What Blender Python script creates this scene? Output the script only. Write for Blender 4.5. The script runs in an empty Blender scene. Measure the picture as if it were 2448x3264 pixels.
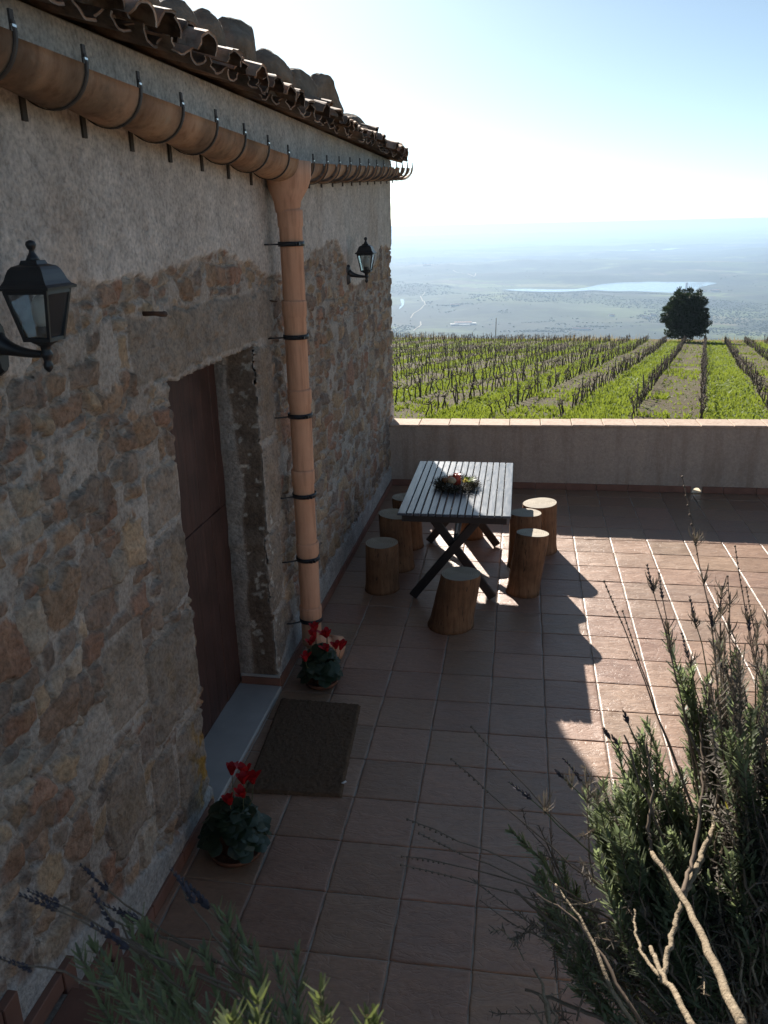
import bpy, bmesh, math, random
import numpy as np
from mathutils import Vector, Matrix
rng = np.random.default_rng(7); random.seed(7)
SC = bpy.context.scene
COL = SC.collection
PI = math.pi

# ------------------------------------------------------------------ helpers
def vnoise(P, seed=0):
    P = np.asarray(P, float)
    if P.shape[1] == 2: P = np.concatenate([P, np.zeros((len(P), 1))], 1)
    i = np.floor(P).astype(np.int64); f = P - i; u = f*f*(3-2*f)
    def h(a, b, c):
        v = (a*374761393 + b*668265263 + c*1440662683 + seed*974634911) & 0xffffffff
        v = ((v ^ (v >> 13))*1274126177) & 0xffffffff
        v = ((v ^ (v >> 15))*2246822519) & 0xffffffff
        return ((v ^ (v >> 16)) & 0xffff)/65535.0
    x, y, z = i.T; ux, uy, uz = u.T
    r = 0
    for dx in (0, 1):
        for dy in (0, 1):
            for dz in (0, 1):
                w = (ux if dx else 1-ux)*(uy if dy else 1-uy)*(uz if dz else 1-uz)
                r = r + w*h(x+dx, y+dy, z+dz)
    return r*2-1
def fbm(P, o=4, seed=0):
    P = np.asarray(P, float); r = 0; a = 1.0; t = 0
    for k in range(o):
        r = r + a*vnoise(P*(2.03**k)+17.3*k, seed+k); t += a; a *= .5
    return r/t
def sstep(a, b, x):
    t = np.clip((x-a)/(b-a), 0, 1); return t*t*(3-2*t)

def link(o, parent=None):
    COL.objects.link(o)
    if parent is not None: o.parent = parent
    return o
def mesh(name, V, F, mats, parent=None, smooth=True, mi=None, col=None):
    me = bpy.data.meshes.new(name)
    V = np.asarray(V, float)
    me.from_pydata(V.tolist(), [], [list(map(int, f)) for f in F])
    if not isinstance(mats, (list, tuple)): mats = [mats]
    for m in mats: me.materials.append(m)
    n = len(me.polygons)
    if isinstance(smooth, bool): me.polygons.foreach_set('use_smooth', np.full(n, smooth))
    else: me.polygons.foreach_set('use_smooth', np.asarray(smooth, bool))
    if mi is not None: me.polygons.foreach_set('material_index', np.asarray(mi, np.int32))
    if col is not None:
        a = me.color_attributes.new('col', 'FLOAT_COLOR', 'POINT')
        c = np.ones((len(V), 4), np.float32); c[:, :3] = col
        a.data.foreach_set('color', c.ravel())
    me.update()
    return link(bpy.data.objects.new(name, me), parent)
class MB:
    def __init__(s): s.V = []; s.F = []; s.M = []; s.S = []; s.C = []; s.n = 0; s.hascol = False
    def add(s, V, F, m=0, smooth=True, col=None):
        V = np.asarray(V, float)
        s.V.append(V); o = s.n
        for f in F: s.F.append([int(i)+o for i in f]); s.M.append(m); s.S.append(smooth)
        if col is not None: s.hascol = True; s.C.append(np.broadcast_to(np.asarray(col, float), (len(V), 3)))
        else: s.C.append(np.zeros((len(V), 3)))
        s.n += len(V)
    def box(s, a, b, m=0, bev=0, R=None, t=None, col=None):
        a = np.array(a, float); b = np.array(b, float)
        if bev:
            V = []; c = (a+b)/2; h = (b-a)/2
            for sx in (-1, 1):
                for sy in (-1, 1):
                    for sz in (-1, 1):
                        for k in range(3):
                            e = h-bev; e[k] = h[k]; V.append(c+np.array([sx, sy, sz])*e)
            V = np.array(V)
            idx = lambda x, y, z, k: ((x*2+y)*2+z)*3+k
            F = []
            for k, (p, q) in enumerate(((1, 2), (2, 0), (0, 1))):
                for d in (0, 1):
                    f = []
                    for (u, v) in ((0, 0), (1, 0), (1, 1), (0, 1)):
                        c3 = [0, 0, 0]; c3[k] = d; c3[p] = u; c3[q] = v; f.append(idx(*c3, k))
                    F.append(f if d else f[::-1])
                for u in (0, 1):
                    for v in (0, 1):
                        c0 = [0, 0, 0]; c1 = [0, 0, 0]; c0[p] = c1[p] = u; c0[q] = c1[q] = v; c1[k] = 1
                        f = [idx(*c0, p), idx(*c1, p), idx(*c1, q), idx(*c0, q)]
                        F.append(f if u == v else f[::-1])
            for x in (0, 1):
                for y in (0, 1):
                    for z in (0, 1):
                        f = [idx(x, y, z, 0), idx(x, y, z, 1), idx(x, y, z, 2)]
                        F.append(f if (x+y+z) % 2 else f[::-1])
        else:
            V = np.array([[(a, b)[i][0], (a, b)[j][1], (a, b)[k][2]] for i in (0, 1) for j in (0, 1) for k in (0, 1)])
            F = [(0, 1, 3, 2), (4, 6, 7, 5), (0, 4, 5, 1), (2, 3, 7, 6), (0, 2, 6, 4), (1, 5, 7, 3)]
        if R is not None: V = V @ np.asarray(R, float).T
        if t is not None: V = V + np.asarray(t, float)
        s.add(V, F, m, False, col)
    def tube(s, P, R, n=6, m=0, caps=True, col=None, smooth=True, phase=0):
        P = np.asarray(P, float); k = len(P); R = np.broadcast_to(np.asarray(R, float), (k,))
        T = np.gradient(P, axis=0); T /= np.linalg.norm(T, axis=1)[:, None]+1e-12
        a = np.array([0, 0, 1.]) if abs(T[0][2]) < .9 else np.array([1., 0, 0])
        N = np.cross(T[0], a); N /= np.linalg.norm(N)
        V = []; th = np.arange(n)*2*PI/n+phase
        for i in range(k):
            N = N-T[i]*(N@T[i]); N /= np.linalg.norm(N)+1e-12; B = np.cross(T[i], N)
            V.append(P[i]+R[i]*(np.cos(th)[:, None]*N+np.sin(th)[:, None]*B))
        V = np.concatenate(V); F = []
        for i in range(k-1):
            for j in range(n): F.append((i*n+j, i*n+(j+1) % n, (i+1)*n+(j+1) % n, (i+1)*n+j))
        if caps: F.append(list(range(n))[::-1]); F.append([(k-1)*n+j for j in range(n)])
        s.add(V, F, m, smooth, col)
    def lathe(s, prof, n=24, m=0, c=(0, 0, 0), sq=False, smooth=True, col=None):
        if sq: n = 4
        th = np.arange(n)*2*PI/n+(PI/4 if sq else 0); V = []
        q = math.sqrt(2) if sq else 1
        for r, z in prof: V.append(np.stack([r*q*np.cos(th), r*q*np.sin(th), np.full(n, z)], -1))
        V = np.concatenate(V)+np.array(c); F = []
        for i in range(len(prof)-1):
            for j in range(n): F.append((i*n+j, i*n+(j+1) % n, (i+1)*n+(j+1) % n, (i+1)*n+j))
        F.append(list(range(n))[::-1]); F.append([(len(prof)-1)*n+j for j in range(n)])
        s.add(V, F, m, smooth and not sq, col)
    def build(s, name, mats, parent=None):
        return mesh(name, np.concatenate(s.V), s.F, mats, parent, s.S, s.M, np.concatenate(s.C) if s.hascol else None)
def tag(o, label, cat, group=None, kind=None):
    if label: o['label'] = label
    if cat: o['category'] = cat
    if group: o['group'] = group
    if kind: o['kind'] = kind
    return o
def empty(name, loc=(0, 0, 0), rz=0):
    o = bpy.data.objects.new(name, None); o.location = loc; o.rotation_euler = (0, 0, rz); o.empty_display_size = .1
    return link(o)
def copy_tree(o, parent=None):
    c = o.copy(); COL.objects.link(c)
    if parent is not None:
        c.parent = parent
    for ch in list(o.children): copy_tree(ch, c)
    return c

# ------------------------------------------------------------------ materials
class NT:
    def __init__(s, name):
        s.m = bpy.data.materials.new(name); s.m.use_nodes = True; s.t = s.m.node_tree; s.t.nodes.clear()
        s.out = s.n('ShaderNodeOutputMaterial')
    def n(s, typ, **kw):
        o = s.t.nodes.new(typ)
        for k, v in kw.items():
            if k in o.inputs.keys() if isinstance(k, str) else False: s.set(o, k, v)
            else: setattr(o, k, v)
        return o
    def set(s, node, k, v):
        i = node.inputs[k]
        if isinstance(v, bpy.types.NodeSocket): s.t.links.new(v, i)
        else:
            if i.type == 'RGBA' and len(v) == 3: v = (*v, 1)
            i.default_value = v
    def coord(s, kind='Object', scale=(1, 1, 1), rot=(0, 0, 0)):
        if kind == 'World': o = s.n('ShaderNodeNewGeometry').outputs['Position']
        else: o = s.n('ShaderNodeTexCoord').outputs[kind]
        mp = s.n('ShaderNodeMapping'); s.set(mp, 'Vector', o); s.set(mp, 'Scale', scale); s.set(mp, 'Rotation', rot)
        return mp.outputs[0]
    def noise(s, v, scale, detail=4, rough=.55, dist=0.):
        o = s.n('ShaderNodeTexNoise'); s.set(o, 'Vector', v); s.set(o, 'Scale', scale); s.set(o, 'Detail', detail); s.set(o, 'Roughness', rough); s.set(o, 'Distortion', dist)
        return o.outputs['Fac']
    def ramp(s, f, stops):
        o = s.n('ShaderNodeValToRGB'); s.set(o, 'Fac', f); cr = o.color_ramp
        while len(cr.elements) > 1: cr.elements.remove(cr.elements[-1])
        for i, (p, c) in enumerate(stops):
            e = cr.elements[0] if i == 0 else cr.elements.new(p)
            e.position = p; e.color = (c, c, c, 1) if isinstance(c, (int, float)) else (*c, 1)
        return o.outputs['Color']
    def mix(s, f, a, b, mode='MIX'):
        o = s.n('ShaderNodeMix', data_type='RGBA', blend_type=mode)
        for i, v in ((0, f), (6, a), (7, b)):
            k = o.inputs[i]
            if isinstance(v, bpy.types.NodeSocket): s.t.links.new(v, k)
            else: k.default_value = v if i == 0 else (*v, 1) if len(v) == 3 else v
        return o.outputs[2]
    def math(s, op, a, b=0., c=None):
        o = s.n('ShaderNodeMath', operation=op)
        for i, v in enumerate((a, b) if c is None else (a, b, c)):
            if isinstance(v, bpy.types.NodeSocket): s.t.links.new(v, o.inputs[i])
            else: o.inputs[i].default_value = v
        return o.outputs[0]
    def bump(s, h, strength=.5, dist=.01):
        o = s.n('ShaderNodeBump'); s.set(o, 'Height', h); s.set(o, 'Strength', strength); s.set(o, 'Distance', dist)
        return o.outputs[0]
    def bsdf(s, color, rough=.8, spec=.3, normal=None, metal=0., **kw):
        o = s.n('ShaderNodeBsdfPrincipled'); s.set(o, 'Base Color', color); s.set(o, 'Roughness', rough); s.set(o, 'Specular IOR Level', spec); s.set(o, 'Metallic', metal)
        if normal is not None: s.set(o, 'Normal', normal)
        for k, v in kw.items(): s.set(o, k, v)
        return o.outputs[0]
    def done(s, sh):
        s.t.links.new(sh, s.out.inputs['Surface']); return s.m
def attr(t, name='col'):
    o = t.n('ShaderNodeAttribute'); o.attribute_name = name; return o.outputs['Color']
def simple(name, c1, c2, scale=8, rough=.8, spec=.3, bump=.3, bdist=.004, bscale=60, stretch=(1, 1, 1), metal=0., useattr=False):
    t = NT(name); v = t.coord('Object', stretch)
    f = t.ramp(t.noise(v, scale, 6), [(.3, 0.), (.7, 1.)])
    c = t.mix(f, c1, c2)
    if useattr: c = t.mix(1., c, attr(t), 'MULTIPLY')
    b = t.bump(t.noise(v, bscale, 5), bump, bdist) if bump else None
    return t.done(t.bsdf(c, rough, spec, b, metal))
def leafmat(name, c1, c2, trans, tf=.35, rough=.5, spec=.4, scale=30, kind='Object'):
    t = NT(name); v = t.coord(kind)
    f = t.ramp(t.noise(v, scale, 3), [(.3, 0.), (.7, 1.)])
    c = t.mix(f, c1, c2)
    a = t.bsdf(c, rough, spec)
    tr = t.n('ShaderNodeBsdfTranslucent'); t.set(tr, 'Color', t.mix(.5, c, trans))
    mx = t.n('ShaderNodeMixShader'); mx.inputs[0].default_value = tf
    t.t.links.new(a, mx.inputs[1]); t.t.links.new(tr.outputs[0], mx.inputs[2])
    return t.done(mx.outputs[0])

def m_wall():
    t = NT('rubble_wall'); v = t.coord('Object')
    c = attr(t)
    n1 = t.noise(v, 9, 8, .65); n2 = t.noise(v, 55, 6, .65); n3 = t.noise(v, 2.2, 4)
    c = t.mix(1., c, t.ramp(n1, [(.3, .74), (.5, 1.), (.7, 1.2)]), 'MULTIPLY')
    c = t.mix(1., c, t.ramp(n2, [(.3, .6), (.5, 1.), (.7, 1.3)]), 'MULTIPLY')
    c = t.mix(1., c, t.ramp(n3, [(.3, (.9, .86, .82)), (.7, (1.06, 1.06, 1.06))]), 'MULTIPLY')
    h = t.math('ADD', t.math('MULTIPLY', n2, .6), t.math('MULTIPLY', t.noise(v, 22, 6, .6), 1.))
    return t.done(t.bsdf(c, .92, .2, t.bump(h, 1., .018)))
def m_floor():
    t = NT('stone_tile'); v = t.coord('World')
    c = attr(t)
    v2 = t.coord('World', (1., 2.4, 1.), (0, 0, .25))
    n1 = t.noise(v2, 7, 7, .62, .8); n2 = t.noise(v, 38, 5, .6)
    c = t.mix(1., c, t.ramp(n1, [(.3, (.82, .8, .8)), (.7, (1.12, 1.1, 1.08))]), 'MULTIPLY')
    c = t.mix(1., c, t.ramp(n2, [(.3, .86), (.7, 1.1)]), 'MULTIPLY')
    rd = t.n('ShaderNodeTexNoise', noise_dimensions='3D'); t.set(rd, 'Vector', v2); t.set(rd, 'Scale', 5.5); t.set(rd, 'Detail', 4.); t.set(rd, 'Distortion', 1.6)
    ridge = t.math('ABSOLUTE', t.math('SUBTRACT', rd.outputs['Fac'], .5))
    ridge = t.ramp(ridge, [(0., 0.), (.035, .85), (.12, 1.)])
    h = t.math('ADD', t.math('MULTIPLY', n1, 1.3), t.math('ADD', t.math('MULTIPLY', ridge, .25), t.math('MULTIPLY', n2, .25)))
    return t.done(t.bsdf(c, t.ramp(n1, [(.3, .38), (.7, .52)]), .65, t.bump(h, .55, .007)))
def m_plaster(name, c1, c2, bd=.006):
    t = NT(name); v = t.coord('World')
    c = t.mix(t.ramp(t.noise(v, 1.6, 6, .6), [(.3, 0.), (.7, 1.)]), c1, c2)
    c = t.mix(1., c, t.ramp(t.noise(v, 45, 4), [(.3, .85), (.7, 1.1)]), 'MULTIPLY')
    dr = t.noise(t.coord('World', (7, 7, .7)), 1., 6, .65)
    c = t.mix(1., c, t.ramp(dr, [(.34, (.82, .79, .76)), (.5, (1., 1., 1.)), (.7, (1.06, 1.05, 1.03))]), 'MULTIPLY')
    return t.done(t.bsdf(c, .9, .2, t.bump(t.noise(v, 75, 6, .6), .9, bd)))
def m_terracotta(name, c1, c2, scale=14, weather=.0):
    t = NT(name); v = t.coord('Object')
    oi = t.n('ShaderNodeObjectInfo').outputs['Random']
    f = t.ramp(t.noise(v, scale, 6, .6), [(.32, 0.), (.68, 1.)])
    c = t.mix(f, c1, c2)
    if weather:
        g = t.ramp(t.noise(v, scale*.6, 7, .7), [(.45, 0.), (.62, 1.)])
        c = t.mix(t.math('MULTIPLY', g, weather), c, (.10, .095, .08))
        g2 = t.ramp(t.noise(v, scale*1.7, 7, .7), [(.58, 0.), (.68, 1.)])
        c = t.mix(t.math('MULTIPLY', g2, weather*.7), c, (.34, .33, .28))
        c = t.mix(1., c, attr(t), 'MULTIPLY')
    dr = t.noise(t.coord('Object', (26, 26, 2.2)), 1., 6, .65)
    c = t.mix(1., c, t.ramp(dr, [(.33, (.74, .70, .68)), (.5, (1., 1., 1.)), (.68, (1.07, 1.08, 1.1))]), 'MULTIPLY')
    return t.done(t.bsdf(c, .86, .2, t.bump(t.noise(v, scale*7, 5), .5, .003)))
def m_wood(name, c1, c2, rough=.7, spec=.3, stretch=(14, 14, 1.2), scale=3, bump=.5, bd=.003):
    t = NT(name); v = t.coord('Object', stretch)
    n = t.noise(v, scale, 6, .6, .4)
    c = t.mix(t.ramp(n, [(.3, 0.), (.7, 1.)]), c1, c2)
    v1 = t.coord('Object'); c = t.mix(1., c, t.ramp(t.noise(v1, 5, 6, .65), [(.3, .6), (.7, 1.25)]), 'MULTIPLY')
    ck = t.noise(t.coord('Object', tuple(k*2.2 for k in stretch)), scale, 4, .6, .8); c = t.mix(t.ramp(ck, [(.34, .85), (.40, 0.)]), c, (.03, .02, .014))
    return t.done(t.bsdf(c, rough, spec, t.bump(n, bump, bd)))
def m_cut():
    t = NT('log_end_grain'); v = t.coord('Object')
    w = t.n('ShaderNodeTexWave', wave_type='RINGS', rings_direction='Z'); t.set(w, 'Vector', v); t.set(w, 'Scale', 22.); t.set(w, 'Distortion', 2.5); t.set(w, 'Detail', 3.)
    c = t.mix(w.outputs['Fac'], (.30, .25, .18), (.46, .40, .30))
    c = t.mix(1., c, t.ramp(t.noise(v, 7, 5), [(.3, .7), (.7, 1.15)]), 'MULTIPLY')
    g = t.n('ShaderNodeTexGradient', gradient_type='RADIAL'); t.set(g, 'Vector', v)
    oi = t.n('ShaderNodeObjectInfo').outputs['Random']
    cx = t.n('ShaderNodeCombineXYZ'); t.t.links.new(t.math('MULTIPLY', g.outputs['Fac'], 11.), cx.inputs[0]); t.t.links.new(t.math('MULTIPLY', oi, 37.), cx.inputs[1])
    ck = t.ramp(t.noise(cx.outputs[0], 1.6, 2, .5), [(.30, .8), (.335, 0.)]); c = t.mix(ck, c, (.06, .045, .03))
    c = t.mix(t.ramp(t.noise(v, 3.2, 4), [(.5, 0.), (.66, .55)]), c, (.22, .20, .17))
    return t.done(t.bsdf(c, .75, .3, t.bump(t.noise(v, 50, 4), .4, .003)))
def m_paint():
    t = NT('dark_stained_slats'); v = t.coord('Object', (22, 2.2, 22))
    oi = attr(t)
    n = t.noise(v, 3, 6, .6, .6)
    v1 = t.coord('Object')
    k = t.n('ShaderNodeTexVoronoi', feature='F1'); t.set(k, 'Vector', t.coord('Object', (9, 5, 9))); t.set(k, 'Scale', 1.)
    knot = t.ramp(k.outputs['Distance'], [(.0, 1.), (.12, .5), (.2, 0.)])
    c = t.mix(t.ramp(n, [(.3, 0.), (.7, 1.)]), (.05, .058, .074), (.09, .10, .12))
    c = t.mix(knot, c, (.02, .022, .028)); c = t.mix(1., c, oi, 'MULTIPLY')
    r = t.ramp(n, [(.3, .28), (.7, .40)])
    return t.done(t.bsdf(c, r, 1., t.bump(t.math('ADD', n, t.math('MULTIPLY', knot, -.8)), .2, .002)))
def m_glass():
    t = NT('lantern_glass')
    g = t.n('ShaderNodeBsdfGlossy'); t.set(g, 'Roughness', .05); t.set(g, 'Color', (.9, .95, 1.))
    tr = t.n('ShaderNodeBsdfTransparent'); t.set(tr, 'Color', (.9, .93, .93))
    fr = t.n('ShaderNodeFresnel'); t.set(fr, 'IOR', 1.5)
    mx = t.n('ShaderNodeMixShader'); t.t.links.new(t.math('ADD', t.math('MULTIPLY', fr.outputs[0], 1.6), .06), mx.inputs[0])
    t.t.links.new(tr.outputs[0], mx.inputs[1]); t.t.links.new(g.outputs[0], mx.inputs[2])
    return t.done(mx.outputs[0])

WALL = m_wall(); FLOOR = m_floor()
GROUT = m_plaster('grout', (.42, .39, .34), (.52, .48, .42), .003)
PARA = m_plaster('parapet_plaster', (.40, .325, .265), (.46, .375, .305), .008)
COPE = m_terracotta('coping_tile', (.46, .34, .26), (.54, .42, .33), 9)
SKIRT = simple('skirting_tile', (.17, .085, .06), (.24, .12, .085), 6, .7, .3, .3, .003, 40)
ROOFT = m_terracotta('weathered_roof_tile', (.38, .24, .175), (.52, .39, .29), 9, .7)
GUTT = m_terracotta('gutter_terracotta', (.42, .25, .16), (.52, .36, .245), 6, .55)
PIPE = m_terracotta('downpipe_terracotta', (.58, .305, .185), (.65, .37, .235), 4)
IRON = simple('black_iron', (.012, .013, .015), (.02, .021, .024), 20, .42, .5, .15, .001, 90)
STEEL = simple('bright_clip', (.6, .6, .58), (.7, .7, .68), 20, .3, .5, 0, metal=1.)
RUST = simple('rusty_iron', (.05, .03, .022), (.1, .05, .03), 30, .8, .3, .4, .002, 90)
DOORM = m_wood('door_wood', (.055, .026, .02), (.095, .046, .035), .55, .35, (18, 18, .8), 2.5, .5, .002)
MARBLE = simple('grey_threshold', (.34, .33, .31), (.44, .43, .40), 5, .5, .4, .2, .002, 60)
LOG = m_wood('log_side', (.13, .066, .034), (.25, .138, .072), .75, .25, (16, 16, 1.5), 2.2, .7, .006)
CUT = m_cut(); PAINT = m_paint(); GLASS = m_glass()
STRAP = simple('old_gutter_strap', (.035, .03, .027), (.07, .058, .048), 30, .7, .3, .3, .002, 90)
MORT = simple('roof_mortar', (.17, .135, .11), (.27, .22, .18), 18, .95, .1, 1., .01, 50)
LINER = simple('cream_drain_lining', (.62, .54, .40), (.70, .62, .48), 20, .5, .4, 0)
LEGM = simple('dark_table_frame', (.022, .017, .016), (.04, .03, .027), 12, .55, .4, .2, .002, 60)
STEEL_D = simple('dull_steel', (.16, .18, .19), (.22, .24, .25), 20, .5, .5, 0, metal=.6)
BULB = simple('frosted_bulb', (.75, .75, .72), (.8, .8, .78), 8, .3, .5, 0)
COIR = simple('coir', (.13, .086, .054), (.20, .135, .088), 60, .95, .1, 1., .012, 260)
POT = m_terracotta('pot_terracotta', (.15, .07, .045), (.20, .10, .065), 12)
SOIL = simple('soil', (.06, .042, .03), (.11, .08, .055), 12, .95, .1, 1., .03, 30)
CYLEAF = leafmat('cyclamen_leaf', (.014, .03, .014), (.03, .052, .026), (.06, .12, .03), .15, .4, .5, 40)
CYRED = leafmat('cyclamen_petal', (.36, .008, .012), (.46, .014, .02), (.6, .02, .02), .3, .5, .3, 40)
STEMG = simple('green_stem', (.08, .1, .04), (.13, .13, .06), 20, .6, .3, 0)
BARK = simple('lavender_bark', (.19, .145, .095), (.36, .29, .205), 70, .85, .2, 1., .006, 190)
TWIG = simple('dry_twig', (.13, .095, .07), (.20, .15, .11), 30, .85, .2, 0)
LAVL = leafmat('lavender_leaf', (.115, .142, .08), (.21, .24, .155), (.34, .42, .16), .4, .45, .45, 14)
LAVY = leafmat('fresh_lavender_leaf', (.07, .092, .035), (.115, .135, .055), (.22, .26, .07), .3, .45, .45, 14)
DEADL = leafmat('dry_lavender_leaf', (.10, .085, .07), (.17, .145, .12), (.2, .16, .1), .2, .75, .2, 20)
FLOW = simple('lavender_flower', (.04, .035, .04), (.08, .07, .09), 90, .8, .2, 0)
YELL = leafmat('yellowed_leaf', (.42, .36, .03), (.5, .4, .04), (.6, .5, .05), .4, .5, .3, 14)
ROCK = simple('roof_rock', (.12, .092, .07), (.27, .215, .165), 9, .95, .1, 1., .02, 34)
VINE = simple('vine_bark', (.062, .046, .036), (.115, .085, .064), 30, .9, .15, 0)
POST = simple('weathered_stake', (.10, .085, .07), (.17, .14, .115), 20, .9, .15, 0)
BLADE = leafmat('grass_blade', (.075, .115, .018), (.12, .155, .026), (.32, .38, .04), .45, .6, .2, .3, 'World')
DRYB = leafmat('dry_weed', (.2, .16, .08), (.28, .22, .12), (.4, .3, .12), .4, .8, .2, .3, 'World')
TREEL = leafmat('evergreen_leaf', (.018, .03, .012), (.038, .055, .022), (.06, .10, .02), .12, .6, .25, .8)
TRUNK = simple('tree_bark', (.05, .04, .03), (.09, .07, .055), 9, .9, .1, .6, .03, 12)
WHITEW = simple('farm_whitewash', (.7, .68, .64), (.78, .76, .72), .2, .8, .2, 0)
FARMR = simple('farm_roof', (.42, .27, .21), (.5, .34, .27), .3, .85, .2, 0)
FARTREE = simple('far_scrub', (.04, .055, .032), (.065, .08, .045), .02, .95, .1, 0)
ROADM = simple('dirt_track', (.28, .25, .19), (.34, .30, .23), .05, .95, .1, 0)
CONC = simple('pier_concrete', (.3, .3, .28), (.36, .35, .33), .2, .8, .2, 0)

# ------------------------------------------------------------------ world, sun, camera
S = np.array([-.69, 2.03, 1.0]); S /= np.linalg.norm(S)
EL = math.asin(S[2]); AZ = math.atan2(S[0], S[1])
W = bpy.data.worlds.new('World'); SC.world = W; W.use_nodes = True
nt = W.node_tree; bg = nt.nodes['Background']
sky = nt.nodes.new('ShaderNodeTexSky'); sky.sky_type = 'NISHITA'; sky.sun_disc = False
sky.sun_elevation = EL; sky.sun_rotation = AZ; sky.altitude = 400; sky.air_density = .65; sky.dust_density = .45; sky.ozone_density = 1.0
hs = nt.nodes.new('ShaderNodeHueSaturation'); hs.inputs['Saturation'].default_value = .75; nt.links.new(sky.outputs[0], hs.inputs['Color'])
tn = nt.nodes.new('ShaderNodeMix'); tn.data_type = 'RGBA'; tn.blend_type = 'MULTIPLY'; tn.inputs[0].default_value = 1; nt.links.new(hs.outputs[0], tn.inputs[6]); tn.inputs[7].default_value = (.86, 1.02, 1.06, 1)
nt.links.new(tn.outputs[2], bg.inputs['Color']); bg.inputs['Strength'].default_value = .05
sl = bpy.data.lights.new('sun', 'SUN'); sl.energy = 5.0; sl.angle = math.radians(.55); sl.color = (1., .93, .84)
so = bpy.data.objects.new('sun', sl); COL.objects.link(so)
so.rotation_euler = Vector(S).to_track_quat('Z', 'Y').to_euler()
vs = SC.view_settings; vs.view_transform = 'Standard'; vs.look = 'None'; vs.exposure = 1.25; vs.gamma = 1
CAM = np.array([1.348, -14.877, 8.438])*.33
yaw, pitch, roll = -.1618, .3253, -.0218
cy, sy, cp, sp = math.cos(yaw), math.sin(yaw), math.cos(pitch), math.sin(pitch)
fw = np.array([sy*cp, cy*cp, -sp]); rt = np.array([cy, -sy, 0]); up = np.cross(rt, fw)
r_ = math.cos(roll)*rt+math.sin(roll)*up; u_ = -math.sin(roll)*rt+math.cos(roll)*up
cd = bpy.data.cameras.new('camera'); co = bpy.data.objects.new('camera', cd); COL.objects.link(co)
co.matrix_world = Matrix(((r_[0], u_[0], -fw[0], CAM[0]), (r_[1], u_[1], -fw[1], CAM[1]), (r_[2], u_[2], -fw[2], CAM[2]), (0, 0, 0, 1)))
cd.sensor_fit = 'VERTICAL'; cd.sensor_height = 36; cd.sensor_width = 27; cd.lens = 36*2699/3264
cd.clip_start = .05; cd.clip_end = 120000
cd.dof.use_dof = True; cd.dof.focus_distance = 6.5; cd.dof.aperture_fstop = 14
SC.camera = co
SC.cycles.max_bounces = 6; SC.cycles.diffuse_bounces = 3; SC.cycles.glossy_bounces = 3; SC.cycles.transparent_max_bounces = 10; SC.cycles.volume_bounces = 1
SC.cycles.use_denoising = True
def ray(x, y):      # direction through a point of the 1659x2212 view of the photo
    k = 2448/1659
    return fw+r_*(x*k-1224)/2699-u_*(y*k-1632)/2699
def on_z(x, y, z):
    d = ray(x, y); return CAM+d*((z-CAM[2])/d[2])

# ------------------------------------------------------------------ terrain: one sheet to the horizon
RA = math.radians(11.42); RD = np.array([math.sin(RA), math.cos(RA)]); RB = np.array([math.cos(RA), -math.sin(RA)])
ROWSP = 2.3; ROWOFF = .2; CREST = 117.
def ab(x, y): 
    dx, dy = x-CAM[0], y-CAM[1]
    return dx*RD[0]+dy*RD[1], dx*RB[0]+dy*RB[1]
FLAT = -350.
def terrain_h(x, y):
    a, b = ab(x, y); r = np.hypot(x-CAM[0], y-CAM[1])
    bb = np.clip(b, -150, 150)
    cr = CREST+2.5*np.sin(b/17.)+.02*b
    h = -.82-.0952*a+.017*bb
    P = np.stack([x, y], -1)
    h = h+.25*vnoise(P/14., 3)*sstep(25, 50, a)
    e = np.clip(a-cr, 0, None)
    h = h-np.where(e < 120, .0011*e*e, .0011*120*120+(e-120)*.264)
    side = np.clip(np.abs(b)-150, 0, None); h = h-.1*side
    h = np.minimum(h, .7)
    am = 2+10*sstep(2500, 9000, r)+18*sstep(8000, 20000, r)
    v = FLAT-1.5+am*np.clip(fbm(P/1900., 5, 11)*1.2+.15, -.2, 1)+55*np.clip(fbm(P/850., 5, 5)+.05, 0, 1)*sstep(2300, 4200, r)+9*np.clip(fbm(P/300., 3, 6), 0, 1)*sstep(1900, 2600, r)
    # low hills right behind the lake and on the left
    v = v+38*np.exp(-((x-900)/1500)**2-((y-7300)/700)**2)*(1+.5*fbm(P/600., 3, 21))
    v = v+30*np.exp(-((x+1300)/700)**2-((y-6600)/600)**2)
    lk = np.exp(-(((x-520)/950)**4)-(((y-5000)/620)**4)); v = v*(1-sstep(.2, .7, lk))+(FLAT-1.6)*sstep(.2, .7, lk)
    for (px, py, pr) in ((1650, 11750, 900), (-600, 4270, 130)):
        q = sstep(1.3, .9, np.hypot((x-px)/pr, (y-py)/pr)); v = v*(1-q)+(FLAT-1.6)*q
    k = 12.; m = np.maximum(h, v); return m+np.log1p(np.exp(-np.abs(h-v)/k))*k*np.where(r > 200, 1, 0)
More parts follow.
